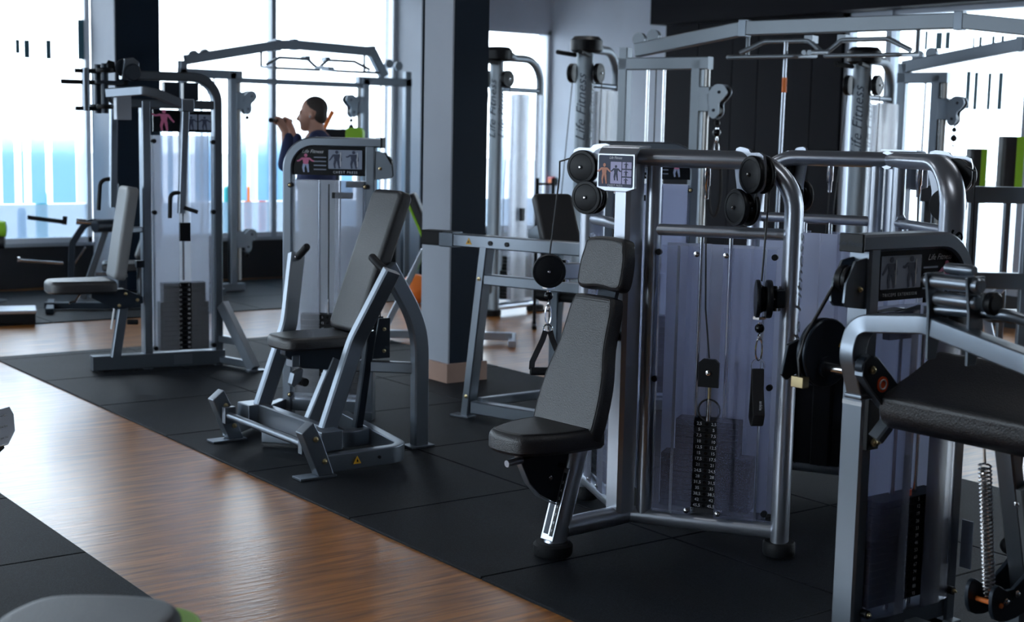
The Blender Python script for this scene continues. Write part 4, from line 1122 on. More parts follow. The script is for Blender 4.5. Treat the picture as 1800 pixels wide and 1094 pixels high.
# seat post, scale, counter-spring
MB().bar((.13, -.44, .82), (.32, -.44, .16), .065, .05, side=Y).build('seat_post', 'frame', Dm)
MB().bar((.205, -.475, .66), (.31, -.475, .29), .035, .10, side=Y).build('seat_sleeve', 'vinyl_grey', Dm)
sl = MB().bar((.255, -.497, .66), (.355, -.497, .33), .006, .03, side=Y).build('scale_plate', 'black', Dm)
dd = (Vector((.355, 0, .33)) - Vector((.255, 0, .66))).normalized()
for k, s in enumerate(('12', '11', '10', '9', '8', '7', '6', '5', '4', '3', '2')):
    text(s, .018, Vector((.255, -.5012, .66)) + dd * (.03 + k * .028), Vector((-dd.z, 0, dd.x)), -dd, 'white_print', sl, 'scale_number')
s0, s1 = Vector((.050, -.43, .73)), Vector((.115, -.43, .30))
n = 34; pts = []
sd = (s1 - s0); su = sd.normalized(); sx_ = Y.cross(su).normalized()
for k in range(n * 8 + 1):
    a = k * 2 * math.pi / 8
    pts.append(s0 + sd * (k / (n * 8)) + sx_ * (.018 * math.cos(a)) + Y * (.018 * math.sin(a)))
MB().sweep(pts, circle(.0032, 5)).build('counter_spring', 'chrome', Dm)
MB().tube([s0, s0 + Vector((-.01, 0, .06))], .005, 6).build('spring_hook', 'chrome', Dm)
for y in (-.40, -.485):
    MB().prism(smooth_outline([(.09, .33), (.12, .36), (.20, .335), (.38, .44), (.42, .42), (.40, .30), (.22, .24), (.11, .255)], 3), (-.04, y, 0), X, Z, Y * .014).build('pivot_plate', 'slate_paint', Dm, bevel=.002)
MB().cyl((.095, -.38, .295), (.095, -.49, .295), .008, .008, 10).build('spring_pin', 'orange', Dm)
for q in ((.115, .305), (.17, .32)): bolt((q[0], -.486, q[1]), -Y, Dm, .011, 'chrome')
bolt((.175, -.466, .60), -Y, Dm, .016, 'chrome')
MB().bar((.24, -.44, .06), (.24, -.05, .06), .07, .08).build('base_beam', 'frame', Dm)
MB().bar((.24, -.44, .06), (.85, -.44, .06), .07, .08).build('base_beam', 'frame', Dm)
MB().bar((.27, -.44, .04), (.255, -.44, .26), .06, .06, side=Y).build('seat_pedestal', 'frame', Dm)
so = smooth_outline([(.50, -.62), (.80, -.62), (.84, -.56), (.84, -.32), (.80, -.26), (.50, -.26), (.46, -.32), (.46, -.56)], 3)
MB().pad(so, (0, 0, .47), X, Y, Z, .075, .028, .004).build('seat', 'vinyl', Dm)
MB().bar((.38, -.44, .36), (.66, -.44, .46), .05, .05).build('seat_arm', 'silver_dark', Dm)
for k in range(2): MB().tube([(.56 + .03 * k, -.20, .80), (.54 + .04 * k, -.20, .36)], .008, 8).build('slack_cable', 'cable', Dm)
MB().ball((.55, -.20, .34), .03).build('cable_stop', 'rubber', Dm)

# ================================================================== BACKGROUND MACHINES
# ------------------------------------------------------------------ glute / row frame with A-legs behind the stirrup
Fq = thing('low_row_machine', 'grey A-leg row machine with black backward pad behind the stirrup handle', 'gym machine', (1.741, 1.592, .010), 17)
for y0, y1 in ((0, -.125), (-1.02, -.90)):
    MB().bar((0, y0, 0), (0, y1, 1.03), .085, .055, side=X).build('side_leg', 'frame', Fq)
    foot_plate(Fq, -.02, y0 + .02, .08, .14)
    for z, yy in ((.84, -.10), (.13, -.02)):
        if y0 == 0: bolt((-.0435, yy, z), -X, Fq, .012)
MB().bar((0, .22, 1.058), (0, -1.05, 1.058), .085, .075, side=X).build('top_beam', 'frame', Fq)
MB().bar((0, .34, 1.062), (0, .18, 1.062), .098, .088, side=X).build('beam_sleeve', 'rubber', Fq)
MB().bar((0, .20, 1.058), (0, .10, 1.058), .10, .09, side=X).build('beam_collar', 'silver_dark', Fq)
MB().bar((.0, -.13, .838), (0, -.95, .838), .07, .062, side=X).build('mid_beam', 'frame', Fq)
MB().bar((0, -.05, .065), (0, -.97, .065), .075, .075, side=X).build('foot_beam', 'frame', Fq)
MB().bar((.0, -.09, .10), (1.05, -.30, .08), .05, .05).build('base_rail', 'frame', Fq)
MB().bar((1.05, -.30, .08), (1.05, -.95, .08), .07, .07, side=X).build('base_rail', 'silver_dark', Fq)
triangle_sign((-.0435, -.02, 1.058), -Y, Z, Fq, .045)
for y in (-.18, -.30): MB().cyl((-.043, y, 1.055), (-.050, y, 1.055), .014).build('plug', 'black', Fq)
MB().prism([(0, 0), (.16, 0), (.16, .06), (.08, .14), (0, .10)], (.30, -.20, 1.02), -Y, Z, X * .06).build('pad_bracket', 'silver_dark', Fq, bevel=.004)
b0 = Vector((.36, -.40, 1.02)); b1 = Vector((.40, -.29, 1.31)); bd = (b1 - b0).normalized()
ey_ = Vector((.75, -.66, 0)).normalized(); bn = ey_.cross(bd).normalized()
if bn.x > 0: bn = -bn
MB().pad(rbox(.24, .34, .03, 4), (b0 + b1) / 2, ey_, bd, bn, .07, .022, .003).build('chest_pad', 'vinyl', Fq)
MB().bar((.40, -.35, .08), (.40, -.35, 1.05), .06, .06).build('pad_post', 'silver_dark', Fq)
MB().tube([(.42, -.20, .72), (.42, -.50, .72)], .03, 12).build('foot_peg', 'rubber', Fq)
MB().box((.55, -.24, .70), (.18, .14, .05)).build('seat_carrier', 'black', Fq, bevel=.01)
Mf = Matrix.Rotation(R(-17), 4, 'Z') @ Matrix.Translation((2.47 - 1.741, 1.24 - 1.592, 0)) @ Matrix.Rotation(R(-45), 4, 'Z')
tower(Fq, Mf, .56, 1.66, 'SEATED ROW', flip=True, shield_m='shield', frame_m='frame')

# ------------------------------------------------------------------ tall cable column: wide lettered post, arch tube, white shroud
def tall_column(root, Ht=2.45):
    MB().sweep(fillet([(0, 0, .02), (0, 0, Ht - .06), (.18, 0, Ht - .06)], .05, 5), circle(.075, 20, .045), side=Y).build('post', 'silver_mid', root)
    text(LOGO, .12, (-.047, .0, Ht - .55), Z, Y, 'slate_paint', root, italic=.35)
    text(LOGO, .12, (.0, -.0765, Ht - .55), Z, -X, 'slate_paint', root, italic=.35)
    MB().lathe([(.10, 0), (.13, .02), (.13, .10), (.10, .13), (.03, .135)], (.02, 0, Ht - .11), Z, 28).build('head_cap', 'black', root)
    MB().sweep(fillet([(.06, 0, Ht - .07), (.62, 0, Ht - .07), (.62, 0, .02)], .22, 8), circle(.036, 16), side=Y).build('arch_tube', 'silver_mid', root)
    MB().tube([(.06, 0, Ht - .36), (.62, 0, Ht - .36)], .022, 12).build('crossbar', 'silver_dark', root)
    MB().tube([(0, 0, .08), (.62, 0, .08)], .035, 12).build('base_tube', 'silver', root)
    for x in (0, .62): MB().lathe([(.08, 0), (.085, .01), (.085, .05), (.07, .06)], (x, 0, 0), Z, 20).build('rubber_foot', 'rubber', root)
    for y in (-.09, .09):
        shield_sheet(root, Matrix.Identity(4), [(.10, y), (.20, y * 1.15), (.24, y), (.44, y), (.48, y * 1.15), (.58, y)], .12, Ht - .40, 'shield_bright')
    stack(root, Matrix.Identity(4), .33, .16, .034, KG_BIG[:12], .30, .36, 8, .10, 0, 0, .018)
    for s in (-1, 1):
        pulley((.02, s * .13, Ht - .27), (0, s, 0), .078, root, gap=.02)
        MB().tube([(-.06, s * .06, Ht - .13), (-.30, s * .10, Ht - .12)], .018, 10).build('grip_bar', 'rubber', root)
        MB().tube([(.05, s * .13, Ht - .30), (-.05, s * .16, 1.2), (-.06, s * .17, .5)], .004, 6).build('cable', 'cable', root)
    MB().box((.26, -.12, .95), (.05, .03, .12)).build('cable_carriage', 'black', root, bevel=.004)
for (x, y, rz, lab) in ((4.70, 5.45, 12, 'tall silver cable column with white shroud just right of the dark pillar'),
                        (4.31, 3.70, 25, 'tall lettered cable column with overhead grips left of the grey cable frame'),
                        (5.72, 2.04, 18, 'tall dark cable column with white shroud against the right-hand window')):
    t = thing('cable_column', lab, 'gym machine', (x, y, 0), rz, 'tall cable columns at the back')
    tall_column(t, 2.47 if x < 5 else 2.40)

# ------------------------------------------------------------------ cable crossover frames
def crossover(root, L, beam, rail_z=2.2, m='silver', tw=.56):
    for k, (x0, s) in enumerate(((0, 1), (L, -1))):
        def q(x, y, z): return Vector((x0 + s * x, y, z))
        pr = rect(.08, .075, .006)
        MB().sweep([q(0, 0, .05), q(0, 0, 2.36)], pr, side=Y).build('outer_post', m, root)
        MB().sweep([q(tw, 0, .05), q(tw, 0, 2.26)], pr, side=Y).build('inner_post', m, root)
        MB().sweep([q(-.04, 0, 2.24), q(tw + .10, 0, 2.24)], rect(.08, .09, .006), side=Y).build('top_box', m, root)
        MB().sweep([q(-.10, 0, .05), q(tw + .12, 0, .05)], rect(.10, .08, .006), side=Y).build('base_box', m, root)
        MB().bar(q(tw * .5, -.32, .04), q(tw * .5, .32, .04), .09, .07, side=X).build('base_foot', m, root)
        for x in (.20, .34): MB().cyl(q(x, 0, .1), q(x, 0, 2.2), .012, .012, 10).build('guide_rod', 'chrome', root)
        cache = MB().box((0, 0, 0), (.24, .10, .028)).mesh('weight_plate', 'plate_iron')
        for i in range(16):
            o = bpy.data.objects.new('weight_plate', cache); COL.objects.link(o); o.parent = root; o.location = q(.27, 0, .13 + i * .030)
        MB().cyl(q(tw + .075, 0, .12), q(tw + .075, 0, 2.20), .022, .022, 14).build('slide_column', 'chrome_dull', root)
        for zc, nm in ((1.98, 'upper'), (.55, 'lower')):
            MB().box(q(tw + .075, 0, zc), (.09, .09, .18)).build('slide_carriage', m, root, bevel=.006)
            pl_ = smooth_outline([(0, .02), (.06, .10), (.13, .10), (.16, .05), (.13, .0), (.10, -.03), (.10, -.10), (.06, -.14), (.02, -.11), (.02, -.05)], 3)
            for y in (-.045, .033): MB().prism([(s * a, b) for a, b in pl_], q(tw + .10, y, zc), X, Z, Y * .012).build('pulley_plate', m, root)
            for (dx, dzz) in ((.10, .05), (.06, -.08)):
                MB().lathe([(.045, 0), (.04, .02), (.04, .04), (.045, .06)], q(tw + .10 + dx, -.03, zc + dzz), Y, 16).build('wheel', 'black', root)
                bolt(q(tw + .10 + dx, -.045, zc + dzz), -Y, root, .012, 'slate_paint')
            MB().tube([q(tw + .17, 0, zc - .02), q(tw + .17, 0, zc - .16)], .006, 6).build('cable_end', 'cable', root)
            MB().ball(q(tw + .17, 0, zc - .17), .022, 10, 6).build('ball_stop', 'black', root)
        MB().tube([q(.27, 0, .62), q(.27, 0, 2.2)], .005, 6).build('stack_cable', 'cable', root)
        for x in (.12, .24):
            MB().lathe([(.05, 0), (.045, .02), (.05, .04)], q(x, -.02, 2.42 + .02 * (x > .2)), Y, 16).build('top_wheel', m, root)
    # bent top beam with bolted joint plates
    pts = [Vector(p) for p in beam]
    for i, (a, b) in enumerate(zip(pts[:-1], pts[1:])):
        MB().bar(a, b, .08, .10, side=Y).build('top_beam', m, root)
        if i: MB().box(a, (.06, .09, .12)).build('joint_plate', 'silver_dark', root, bevel=.004)
    if rail_z: MB().bar((tw, .0, rail_z), (L - tw, 0, rail_z), .05, .055, side=Y).build('lower_rail', m, root)
    xm = (pts[1].x + pts[-2].x) / 2; zb = max(p.z for p in pts) - .06
    return xm, zb
def pullup(root, xm, zb, m='silver'):
    for s in (-1, 1):
        MB().tube(fillet([(xm + s * .62, -.10, zb - .14), (xm + s * .45, -.06, zb - .06), (xm + s * .12, -.06, zb - .06), (xm + s * .02, -.06, zb - .14), (xm + s * .02, -.36, zb - .16)], .03, 4), .017, 10).build('pull_up_bar', m, root)
        MB().tube(fillet([(xm + s * .62, .02, zb - .16), (xm + s * .62, -.30, zb - .18), (xm + s * .10, -.30, zb - .18), (xm + s * .10, .02, zb - .16)], .03, 4), .015, 10).build('pull_up_bar', m, root)
        MB().box((xm + s * .12, -.02, zb - .05), (.06, .10, .05)).build('bar_bracket', m, root)
        MB().tube([(xm + s * .62, .02, zb - .16), (xm + s * .62, .02, zb + .03)], .015, 8).build('bar_hanger', m, root)
ci = thing('cable_crossover', 'grey cable crossover frame with arched top beam in front of the left windows', 'gym machine', (2.87, 8.30, 0), 0)
xm, zb = crossover(ci, 2.66, [(.03, 0, 2.37), (1.05, 0, 2.57), (1.25, 0, 2.585), (2.20, 0, 2.56), (2.36, 0, 2.30)], 2.19, 'silver_dark', .54)
pullup(ci, 1.50, 2.50, 'silver_dark')
cj = thing('cable_crossover', 'grey cable crossover frame with wide bent beam before the black wall panels', 'gym machine', (4.07, 2.93, 0), -72)
xm, zb = crossover(cj, 4.10, [(.10, 0, 2.34), (.98, 0, 2.48), (2.52, 0, 2.49), (4.00, 0, 2.30)], None, 'silver_mid', .62)
pullup(cj, 1.62, 2.44, 'silver_mid')
MB().tube([(1.40, -.25, .05), (1.42, -.25, 2.36)], .014, 8).build('hanging_pole', 'silver', cj)
MB().tube([(1.42, -.25, 2.02), (1.42, -.25, 2.12)], .018, 8).build('pole_band', 'orange', cj)
ck = thing('cable_crossover', 'dark cable crossover frame silhouetted against the right-hand window', 'gym machine', (6.86, 2.55, 0), -75)
crossover(ck, 3.4, [(.0, 0, 2.33), (.98, 0, 2.50), (2.4, 0, 2.52), (3.35, 0, 2.33)], None, 'silver_dark', .30)

# handles hanging from the crossovers
def rope(loc, rz, L, label, m='webbing', w=.05, flare=.0):
    t = thing('pull_rope', label, 'handle', loc, rz)
    e = carabiner(t, (0, 0, 0), 1.6)
    MB().tube([e + Vector((math.sin(a) * w, 0, -L / 2 + math.cos(a) * L / 2)) for a in [k * math.pi / 12 for k in range(25)]], .012, 8).build('strap_loop', m, t)
    return t
def cw(root, x, z):
    a = root.rotation_euler.z; return Vector(root.location) + Matrix.Rotation(a, 3, 'Z') @ Vector((x, 0, z))
rope(cw(cj, .62 + .17, 1.775), -72, .42, 'black rope loop hanging on the grey frame before the black panels')
rope(cw(ck, .30 + .17, 1.775), -75, .60, 'long thin strap loop hanging against the right-hand window', 'cable', .045)
tw_ = thing('v_bar_attachment', 'black V-shaped handle hanging in the left window frame right of the man', 'handle', cw(ci, 2.66 - .54 - .17, 1.775), 0)
e = carabiner(tw_, (0, 0, 0), 1.6)
for s in (-1, 1): MB().tube([e, e + Vector((s * .17, 0, -.20))], .014, 8).build('handle_leg', 'rubber', tw_)
MB().cyl(e + Vector((-.17, 0, -.20)), e + Vector((.17, 0, -.20)), .016, .016, 10).build('handle_bar', 'chrome', tw_)

# ------------------------------------------------------------------ incline benches with lime edges
def bench(loc, rz, label, rec=52):
    t = thing('incline_bench', label, 'bench', loc, rz)
    MB().bar((-.55, 0, .06), (.60, 0, .06), .07, .06).build('spine', 'silver', t)
    for x in (-.55, .60): MB().bar((x, -.25, .03), (x, .25, .03), .06, .05, side=X).build('cross_foot', 'silver', t)
    MB().bar((-.15, 0, .06), (-.05, 0, .42), .06, .06, side=Y).build('seat_post', 'silver', t)
    MB().bar((.50, 0, .08), (.18, 0, .75), .06, .05, side=Y).build('back_prop', 'silver', t)
    MB().pad(rbox(.36, .32, .05), (-.20, 0, .42), X, Y, Z, .07, .025).build('seat', 'vinyl', t)
    a = R(rec); d = Vector((math.cos(a), 0, math.sin(a))); n = Vector((-d.z, 0, d.x)); c = Vector((.0, 0, .47)) + d * .40
    MB().pad(rbox(.78, .30, .06), c, d, Y, n, .07, .025).build('backrest', 'vinyl', t)
    MB().prism(rbox(.80, .32, .065), c - n * .016, d, Y, n * .02).build('lime_edge', 'lime', t, bevel=.004)
    return t
bench((3.36, 4.25, 0), 143, 'black incline bench with lime green edging behind the chest press', 66)
bench((5.85, .95, 0), 140, 'black incline bench with lime green edging beside the right-hand window', 40)
mb = thing('exercise_ball', 'orange exercise ball on the floor behind the pillar', 'ball', (4.55, 6.55, .0))
MB().ball((0, 0, .15), .15, 20, 12).build('shell', 'orange', mb); MB().lathe([(.012, 0), (.012, .004)], (0, 0, .299), Z, 8).build('valve', 'black', mb)
mb = thing('exercise_ball', 'lime green exercise ball on the floor behind the pillar', 'ball', (4.95, 6.25, .0))
MB().ball((0, 0, .17), .17, 20, 12).build('shell', 'lime', mb); MB().lathe([(.012, 0), (.012, .004)], (0, 0, .339), Z, 8).build('valve', 'black', mb)

# ------------------------------------------------------------------ plate-loaded press near the left window
pp_ = thing('lever_press_machine', 'dark lever press machine with chrome pegs near the left window', 'gym machine', (1.56, 7.55, .010), -20)
MB().sweep(fillet([(-.35, -.05, .04), (.20, -.10, .04), (.75, .05, .04)], .1, 5), rect(.07, .06, .006), side=Y).build('base_rail', 'slate_paint', pp_)
MB().bar((-.30, -.40, .03), (-.30, .35, .03), .07, .05, side=X).build('base_foot', 'slate_paint', pp_)
MB().bar((.70, -.40, .03), (.70, .40, .03), .07, .05, side=X).build('base_foot', 'slate_paint', pp_)
MB().bar((-.02, -.02, .10), (.22, -.02, .80), .07, .06, side=Y).build('main_strut', 'silver_dark', pp_)
MB().sweep(fillet([(-.12, -.15, .16), (-.10, -.15, .62), (.03, -.15, .82), (.25, -.15, .80)], .12, 6), rect(.05, .06, .006), side=Y).build('lever_arm', 'slate_paint', pp_)
MB().cyl((-.48, -.15, .855), (-.18, -.15, .815), .020, .020, 12).build('grip', 'rubber', pp_)
MB().cyl((-.18, -.15, .83), (-.14, -.15, .825), .04, .04, 14).build('collar', 'black', pp_)
MB().cyl((-.06, -.15, .82), (.14, -.15, .80), .028, .028, 14).build('weight_peg', 'chrome', pp_)
MB().cyl((.10, -.22, .78), (.34, -.05, .78), .06, .06, 18).build('pivot_hub', 'slate_paint', pp_)
MB().lathe([(.08, 0), (.085, .01), (.085, .05), (.08, .06)], (.36, -.10, .80), Y, 20).build('pivot_wheel', 'black', pp_)
MB().bar((-.56, -.20, .47), (-.18, -.20, .44), .03, .025).build('loading_peg', 'chrome', pp_)
MB().cyl((-.57, -.20, .472), (-.55, -.20, .471), .03, .03, 12).build('peg_stop', 'chrome', pp_)
MB().bar((.10, -.25, .35), (.38, -.25, .33), .035, .03).build('loading_peg', 'chrome', pp_)
MB().bar((-.10, -.10, .40), (.02, -.10, .58), .02, .02, side=Y).build('link_rod', 'chrome', pp_)
MB().tube(fillet([(.30, .05, .80), (.30, .05, 1.15), (.22, .05, 1.20)], .05, 5), .02, 10).build('side_handle', 'silver_dark', pp_)
so = smooth_outline([(-.05, -.16), (.30, -.16), (.34, -.10), (.34, .18), (.30, .24), (-.05, .24), (-.09, .18), (-.09, -.10)], 3)
MB().pad(so, (.25, 0, .36), X, Y, Z, .07, .025).build('seat', 'vinyl', pp_)
MB().bar((.35, .02, .06), (.35, .02, .36), .06, .06).build('seat_post', 'slate_paint', pp_)
MB().pad(rbox(.28, .62, .05), (.62, .02, .74), Y, (.35, 0, 1), (-1, 0, .35), .07, .025).build('backrest', 'vinyl', pp_)
MB().bar((.68, .02, .05), (.68, .02, .80), .06, .06).build('back_post', 'slate_paint', pp_)

# ------------------------------------------------------------------ low step bench at the far left, foot platform at the left edge
ls = thing('step_platform', 'low dark step platform with pale top on the far left mat', 'step', (.44, 7.02, .010), -17)
MB().box((0, 0, .105), (.95, .36, .03)).build('top', 'silver', ls, bevel=.006)
MB().box((0, 0, .05), (.93, .34, .085)).build('body', 'black', ls, bevel=.006)
for sx in (-1, 1): MB().box((sx * .40, 0, .005), (.08, .32, .01)).build('foot', 'rubber', ls)
lb = thing('padded_roller', 'lime green and black padded roller at the far left edge by the window', 'pad', (.98, 8.5, .0), -20)
MB().cyl((0, 0, .0), (0, 0, .62), .03, .03, 10).build('post', 'slate_paint', lb)
MB().lathe([(.16, 0), (.16, .02)], (0, 0, 0), Z, 16).build('foot', 'slate_paint', lb)
MB().lathe([(.03, 0), (.075, .01), (.08, .04), (.08, .30), (.075, .33), (.03, .34)], (-.17, 0, .70), X, 18).build('lime_sleeve', 'lime', lb)
MB().lathe([(.03, 0), (.07, .01), (.07, .30), (.03, .31)], (-.155, 0, .58), X, 18).build('black_sleeve', 'vinyl', lb)
fp = thing('foot_platform', 'silver textured foot plate on a black bracket at the left edge', 'gym machine', (-1.60, .09, .010), 36)
MB().prism([(-.13, -.10), (.10, -.10), (.16, -.04), (.16, .05), (.13, .10), (-.13, .10)], (.18, .0, .52), (.75, .0, .0), (.40, .35, .62), Vector((.3, .55, -.3)).normalized() * .018).build('tread_plate', 'silver', fp, bevel=.003)
for i in range(6):
    for j in range(3):
        p = Vector((.18, 0, .52)) + Vector((.75, 0, 0)) * (-.09 + i * .035) + Vector((.40, .35, .62)) * (-.06 + j * .06) - Vector((.3, .55, -.3)).normalized() * .001
        MB().box(p, (.016, .006, .005)).build('tread_stud', 'chrome', fp)
MB().bar((.20, .03, .46), (.02, .02, .40), .10, .05).build('plate_bracket', 'black', fp)
MB().bar((.04, .02, .42), (-.35, .0, .10), .07, .06, side=Y).build('carrier_arm', 'silver_dark', fp)
MB().bar((-.60, 0, .04), (-.10, 0, .04), .08, .07).build('base_beam', 'silver_dark', fp)
MB().bar((-.35, -.30, .03), (-.35, .30, .03), .08, .06, side=X).build('base_foot', 'silver_dark', fp)
# foreground seat, cropped by the lower edge
fs = thing('gym_stool', 'black moulded stool with lime green rim cropped by the bottom edge', 'stool', (-2.05, -2.47, .010), -37)
so = smooth_outline([(-.19, -.06), (-.185, .03), (-.13, .12), (.0, .14), (.12, .12), (.175, .05), (.18, -.06), (.12, -.16), (0, -.18), (-.12, -.16)], 4)
MB().pad(so, (0, 0, .60), X, Y, Z, .075, .034, .004).build('cushion', 'vinyl', fs)
MB().prism([(a * 1.06 + (.030 if a > 0 else 0), b * 1.04) for a, b in so], (0, 0, .575), X, Y, Z * .072).build('lime_rim', 'lime', fs, bevel=.008)
MB().cyl((0, 0, .05), (0, 0, .58), .035, .035, 16).build('post', 'slate_paint', fs)
MB().lathe([(.22, 0), (.22, .02), (.06, .05)], (0, 0, 0), Z, 24).build('base', 'slate_paint', fs)

# ------------------------------------------------------------------ storage rack, tall pads and low bench in the background
rk = thing('storage_rack', 'grey steel rack with horizontal beams at the right edge', 'rack', (5.15, .62, 0), -40)
for x in (-.26, .05, .42, .75):
    MB().bar((x, 0, .0), (x, 0, 1.40), .06, .06).build('upright', 'silver_dark', rk)
for z in (1.36, .78, .25): MB().bar((-.32, -.03, z), (.85, -.03, z), .07, .11, side=Y).build('cross_beam', 'silver_dark', rk)
for x in (-.26, .75): MB().bar((x, -.3, .03), (x, .45, .03), .07, .06, side=X).build('foot', 'silver_dark', rk)
MB().bar((-.22, .30, .05), (.40, .30, .75), .06, .05, side=Y).build('brace', 'silver', rk)
MB().bar((.40, .30, .05), (-.22, .30, .75), .06, .05, side=Y).build('brace', 'silver', rk)
for k, (x, y, h, w, lab) in enumerate(((6.62, 1.30, 1.76, .085, 'taller black pad column with lime stripe behind the grey rack'), (6.47, 1.50, 1.66, .065, 'shorter black pad column with lime edge behind the grey rack'))):
    t = thing('pad_column', lab, 'pad', (x, y, 0), -35)
    MB().prism(rbox(2 * w, .14, .03), (0, 0, h - .42), X, Y, Z * .42).build('pad', 'vinyl', t, bevel=.01)
    MB().box((w * .55, -.072, h - .21), (w * .7, .012, .42)).build('lime_stripe', 'lime', t, bevel=.003)
    MB().bar((0, 0, .02), (0, 0, h - .40), .05, .05).build('post', 'silver_dark', t)
    MB().lathe([(.2, 0), (.2, .02), (.05, .04)], (0, 0, 0), Z, 20).build('base', 'silver_dark', t)
lb2 = thing('low_bench', 'low wooden bench with dark legs on the wood floor beyond the stirrup', 'bench', (5.35, 4.85, 0), -37)
for k in range(3): MB().box((0, -.13 + k * .13, .245), (.62, .12, .03)).build('slat', 'bench_wood', lb2, bevel=.003)
for sx in (-1, 1):
    for sy in (-1, 1): MB().bar((sx * .26, sy * .15, .0), (sx * .24, sy * .13, .23), .05, .05).build('leg', 'black', lb2)
    MB().bar((sx * .25, -.14, .10), (sx * .25, .14, .10), .03, .03, side=X).build('stretcher', 'black', lb2)
sr = thing('ladder_rack', 'narrow black ladder rack standing beside the white cable shroud', 'rack', (4.62, 4.58, 0), -37)
for sx in (-1, 1): MB().bar((sx * .07, 0, 0), (sx * .07, 0, 1.32), .03, .03).build('upright', 'black', sr)
for k in range(9): MB().bar((-.07, 0, .15 + k * .14), (.07, 0, .15 + k * .14), .02, .02).build('rung', 'black', sr)
for sx in (-1, 1): MB().bar((sx * .07, -.18, .015), (sx * .07, .18, .015), .04, .03, side=X).build('foot', 'black', sr)
cp = thing('call_point', 'small red fire call point on the wall beside the far window', 'alarm', (XB, 9.40, 1.10), 0)
MB().box((-.025, 0, 0), (.05, .11, .11)).build('housing', 'red_paint', cp, bevel=.008)
MB().box((-.051, 0, 0), (.004, .06, .05)).build('label_plate', 'orange', cp)
MB().box((-.012, -.075, -.005), (.024, .03, .10)).build('back_box', 'black', cp, bevel=.004)
dv = thing('wall_sensor', 'white sensor box high on the dark column behind the pillar', 'sensor', (6.30, 8.95, 3.09), 0)
MB().box((0, -.045, 0), (.14, .09, .22)).build('housing', 'box_white', dv, bevel=.012)
MB().lathe([(.03, 0), (.03, .012), (.015, .02)], (0, -.09, -.04), -Y, 14).build('lens', 'black_gloss', dv)
MB().box((.05, -.03, .10), (.06, .06, .04)).build('bracket', 'black', dv)

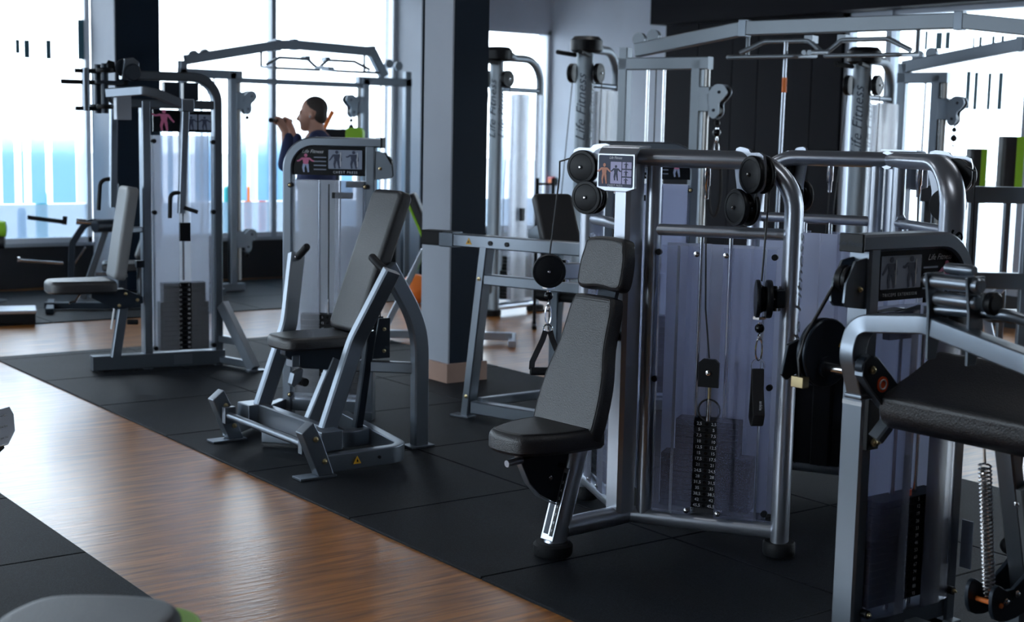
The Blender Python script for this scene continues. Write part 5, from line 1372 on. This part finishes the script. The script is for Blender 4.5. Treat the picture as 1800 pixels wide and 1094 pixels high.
# ================================================================== THE MAN
def person(loc, rz):
    """standing man in profile, forearms raised, both hands closed on a short bar at chin height"""
    t = thing('person', 'man in navy hoodie standing behind the chest press, hands raised on a bar', 'person', loc, rz)
    H_ = 1.0
    def cap(m, a, b, ra, rb, n=7):
        a = Vector(a); b = Vector(b)
        for i in range(n + 1):
            f = i / n; m.ball(a.lerp(b, f), ra + (rb - ra) * f, 14, 9)
    def finish(m, name, mt, parent, vox, sm=4):
        o = m.build(name, mt, parent)
        r = o.modifiers.new('skin', 'REMESH'); r.mode = 'VOXEL'; r.voxel_size = vox; r.use_smooth_shade = True
        s = o.modifiers.new('soft', 'SMOOTH'); s.factor = .5; s.iterations = sm
        return o
    hz = 1.805                    # eye level; the man faces local +x
    m = MB()
    # skull, face
    m.ball((-.015, 0, hz + .035), .1, 20, 14, (.98, .76, .98))
    m.ball((.035, 0, hz - .035), .08, 18, 12, (.78, .74, 1.05))
    m.ball((.055, 0, hz - .095), .045, 14, 10, (.85, .95, .75))
    m.ball((.082, 0, hz + .018), .03, 12, 8, (.5, 1.7, .45))
    cap(m, (.090, 0, hz + .005), (.108, 0, hz - .036), .010, .015, 4)
    m.ball((.082, 0, hz - .066), .022, 10, 8, (.7, 1.15, .32)); m.ball((.078, 0, hz - .080), .020, 10, 8, (.7, 1.05, .35))
    for s in (-1, 1):
        m.ball((-.012, s * .078, hz - .012), .030, 12, 8, (.6, .30, 1.05))
        m.ball((.075, s * .032, hz + .001), .012, 8, 6)
    cap(m, (-.025, 0, hz - .06), (-.05, 0, hz - .19), .060, .066, 5)
    # forearms and hands (five fingers closed on the bar)
    hx, hzz = .235, hz - .055
    for s in (-1, 1):
        wr_ = Vector((hx - .055, s * .13, hzz - .075)); el = Vector((.13, s * .235, hz - .37))
        cap(m, el, wr_, .046, .030, 8)
        pc = Vector((hx - .022, s * .13, hzz - .012))
        cap(m, wr_, pc, .030, .034, 3)
        m.ball(pc, .036, 12, 8, (.62, 1.12, 1.15))
        for k, (ln) in enumerate((.92, 1.0, .96, .82)):
            y = s * .13 + (-.033 + k * .022)
            pts = [Vector((hx - .024, y, hzz + .018)), Vector((hx + .004, y, hzz + .030 * ln)), Vector((hx + .026 * ln, y, hzz + .006)), Vector((hx + .018, y, hzz - .020 * ln))]
            for a, b in zip(pts[:-1], pts[1:]): cap(m, a, b, .0098, .0092, 3)
        th = [pc + Vector((.0, -s * .030, -.012)), Vector((hx + .008, s * .13 - s * .040, hzz - .026)), Vector((hx + .026, s * .13 - s * .022, hzz - .014))]
        for a, b in zip(th[:-1], th[1:]): cap(m, a, b, .0115, .010, 3)
    # trunk and legs under the clothes
    cap(m, (-.045, 0, hz - .22), (-.03, 0, hz - .70), .11, .12, 7)
    for s in (-1, 1):
        cap(m, (-.03, s * .10, hz - .74), (.0, s * .11, .50), .085, .06, 8); cap(m, (.0, s * .11, .50), (-.03, s * .12, .10), .055, .04, 8)
        cap(m, (-.05, s * .12, .045), (.12, s * .13, .035), .042, .034, 5)
        cap(m, (-.05, s * .19, hz - .27), el if False else (.14, s * .235, hz - .37), .05, .045, 6)
    body = finish(m, 'body', 'skin', t, .0085, 2)
    # hair: close-cropped cap
    m = MB()
    m.ball((-.026, 0, hz + .050), .1, 20, 14, (.97, .775, .90)); m.ball((-.058, 0, hz + .0), .085, 16, 12, (.70, .86, .95))
    finish(m, 'hair', 'hair', t, .010, 2)
    # hoodie with sleeves and bunched hood
    m = MB()
    cap(m, (-.055, 0, hz - .30), (-.03, 0, hz - .52), .150, .155, 5)
    for s in (-1, 1):
        m.ball((-.05, s * .085, hz - .36), .15, 16, 10, (.86, .95, 1.15)); m.ball((-.035, s * .06, hz - .62), .14, 16, 10, (.95, 1.0, 1.1))
        cap(m, (-.055, s * .03, hz - .19), (-.05, s * .185, hz - .27), .082, .078, 6)
        cap(m, (-.05, s * .195, hz - .28), (.15, s * .245, hz - .375), .074, .060, 7)
        cap(m, (.15, s * .245, hz - .375), (hx - .085, s * .15, hzz - .125), .060, .042, 7)
    for k in range(9):
        a = math.pi * (.5 + k / 8.0)
        m.ball((-.045 + .075 * math.cos(a) * 1.0, .095 * math.sin(a - math.pi / 2) * 0 + (.10 * math.cos(math.pi * k / 8)), hz - .165 - .03 * math.sin(math.pi * k / 8)), .040, 10, 8)
    finish(m, 'hoodie', 'hoodie', t, .0125, 4)
    m = MB()
    m.ball((-.03, 0, hz - .76), .15, 16, 10, (.95, 1.12, .8))
    for s in (-1, 1):
        cap(m, (-.03, s * .095, hz - .78), (.0, s * .11, .52), .105, .078, 8); cap(m, (.0, s * .11, .52), (-.03, s * .12, .11), .075, .060, 8)
    finish(m, 'trousers', 'trousers', t, .014, 4)
    for s in (-1, 1):
        m = MB(); cap(m, (-.06, s * .12, .055), (.13, s * .13, .045), .055, .043, 6)
        finish(m, 'shoe', 'rubber', t, .011, 3)
    for s in (-1, 1): MB().ball((-.002, s * .088, hz - .018), .009, 8, 6).build('earbud', 'box_white', t)
    return t, Vector((hx + .004, 0, hzz + .004))
pm, bar = person((2.20, 4.38, .010), 140)
Mp = Matrix.Translation(pm.location) @ Matrix.Rotation(R(140), 4, 'Z')
cb_ = thing('curl_bar', 'short black bar held at chin height by the man in the hoodie', 'bar', Mp @ bar, 140)
MB().cyl((0, -.30, 0), (0, .30, 0), .013, .013, 12).build('shaft', 'cable', cb_)
for s in (-1, 1): MB().cyl((0, s * .28, 0), (0, s * .34, 0), .018, .018, 12).build('end_cap', 'rubber', cb_)
# padded machine head right behind him
hd_ = thing('padded_machine', 'black and lime machine pad with an orange lever behind the man', 'gym machine', (2.95, 5.35, .0), -37)
MB().bar((0, 0, 0), (0, 0, 1.62), .08, .08).build('post', 'slate_paint', hd_)
MB().lathe([(.25, 0), (.25, .02), (.06, .05)], (0, 0, 0), Z, 20).build('base', 'slate_paint', hd_)
MB().prism(rbox(.30, .10, .03), (-.02, 0, 1.66), X, Z, Y * .16).build('pad', 'black', hd_, bevel=.01)
MB().prism(rbox(.15, .12, .04), (.16, -.005, 1.665), X, Z, Y * .17).build('lime_cap', 'lime', hd_, bevel=.01)
MB().box((-.13, -.004, 1.68), (.07, .01, .09)).build('label_plate', 'box_white', hd_)
MB().bar((-.10, 0, 1.70), (-.02, 0, 1.86), .02, .035, side=Y).build('lever', 'orange', hd_)
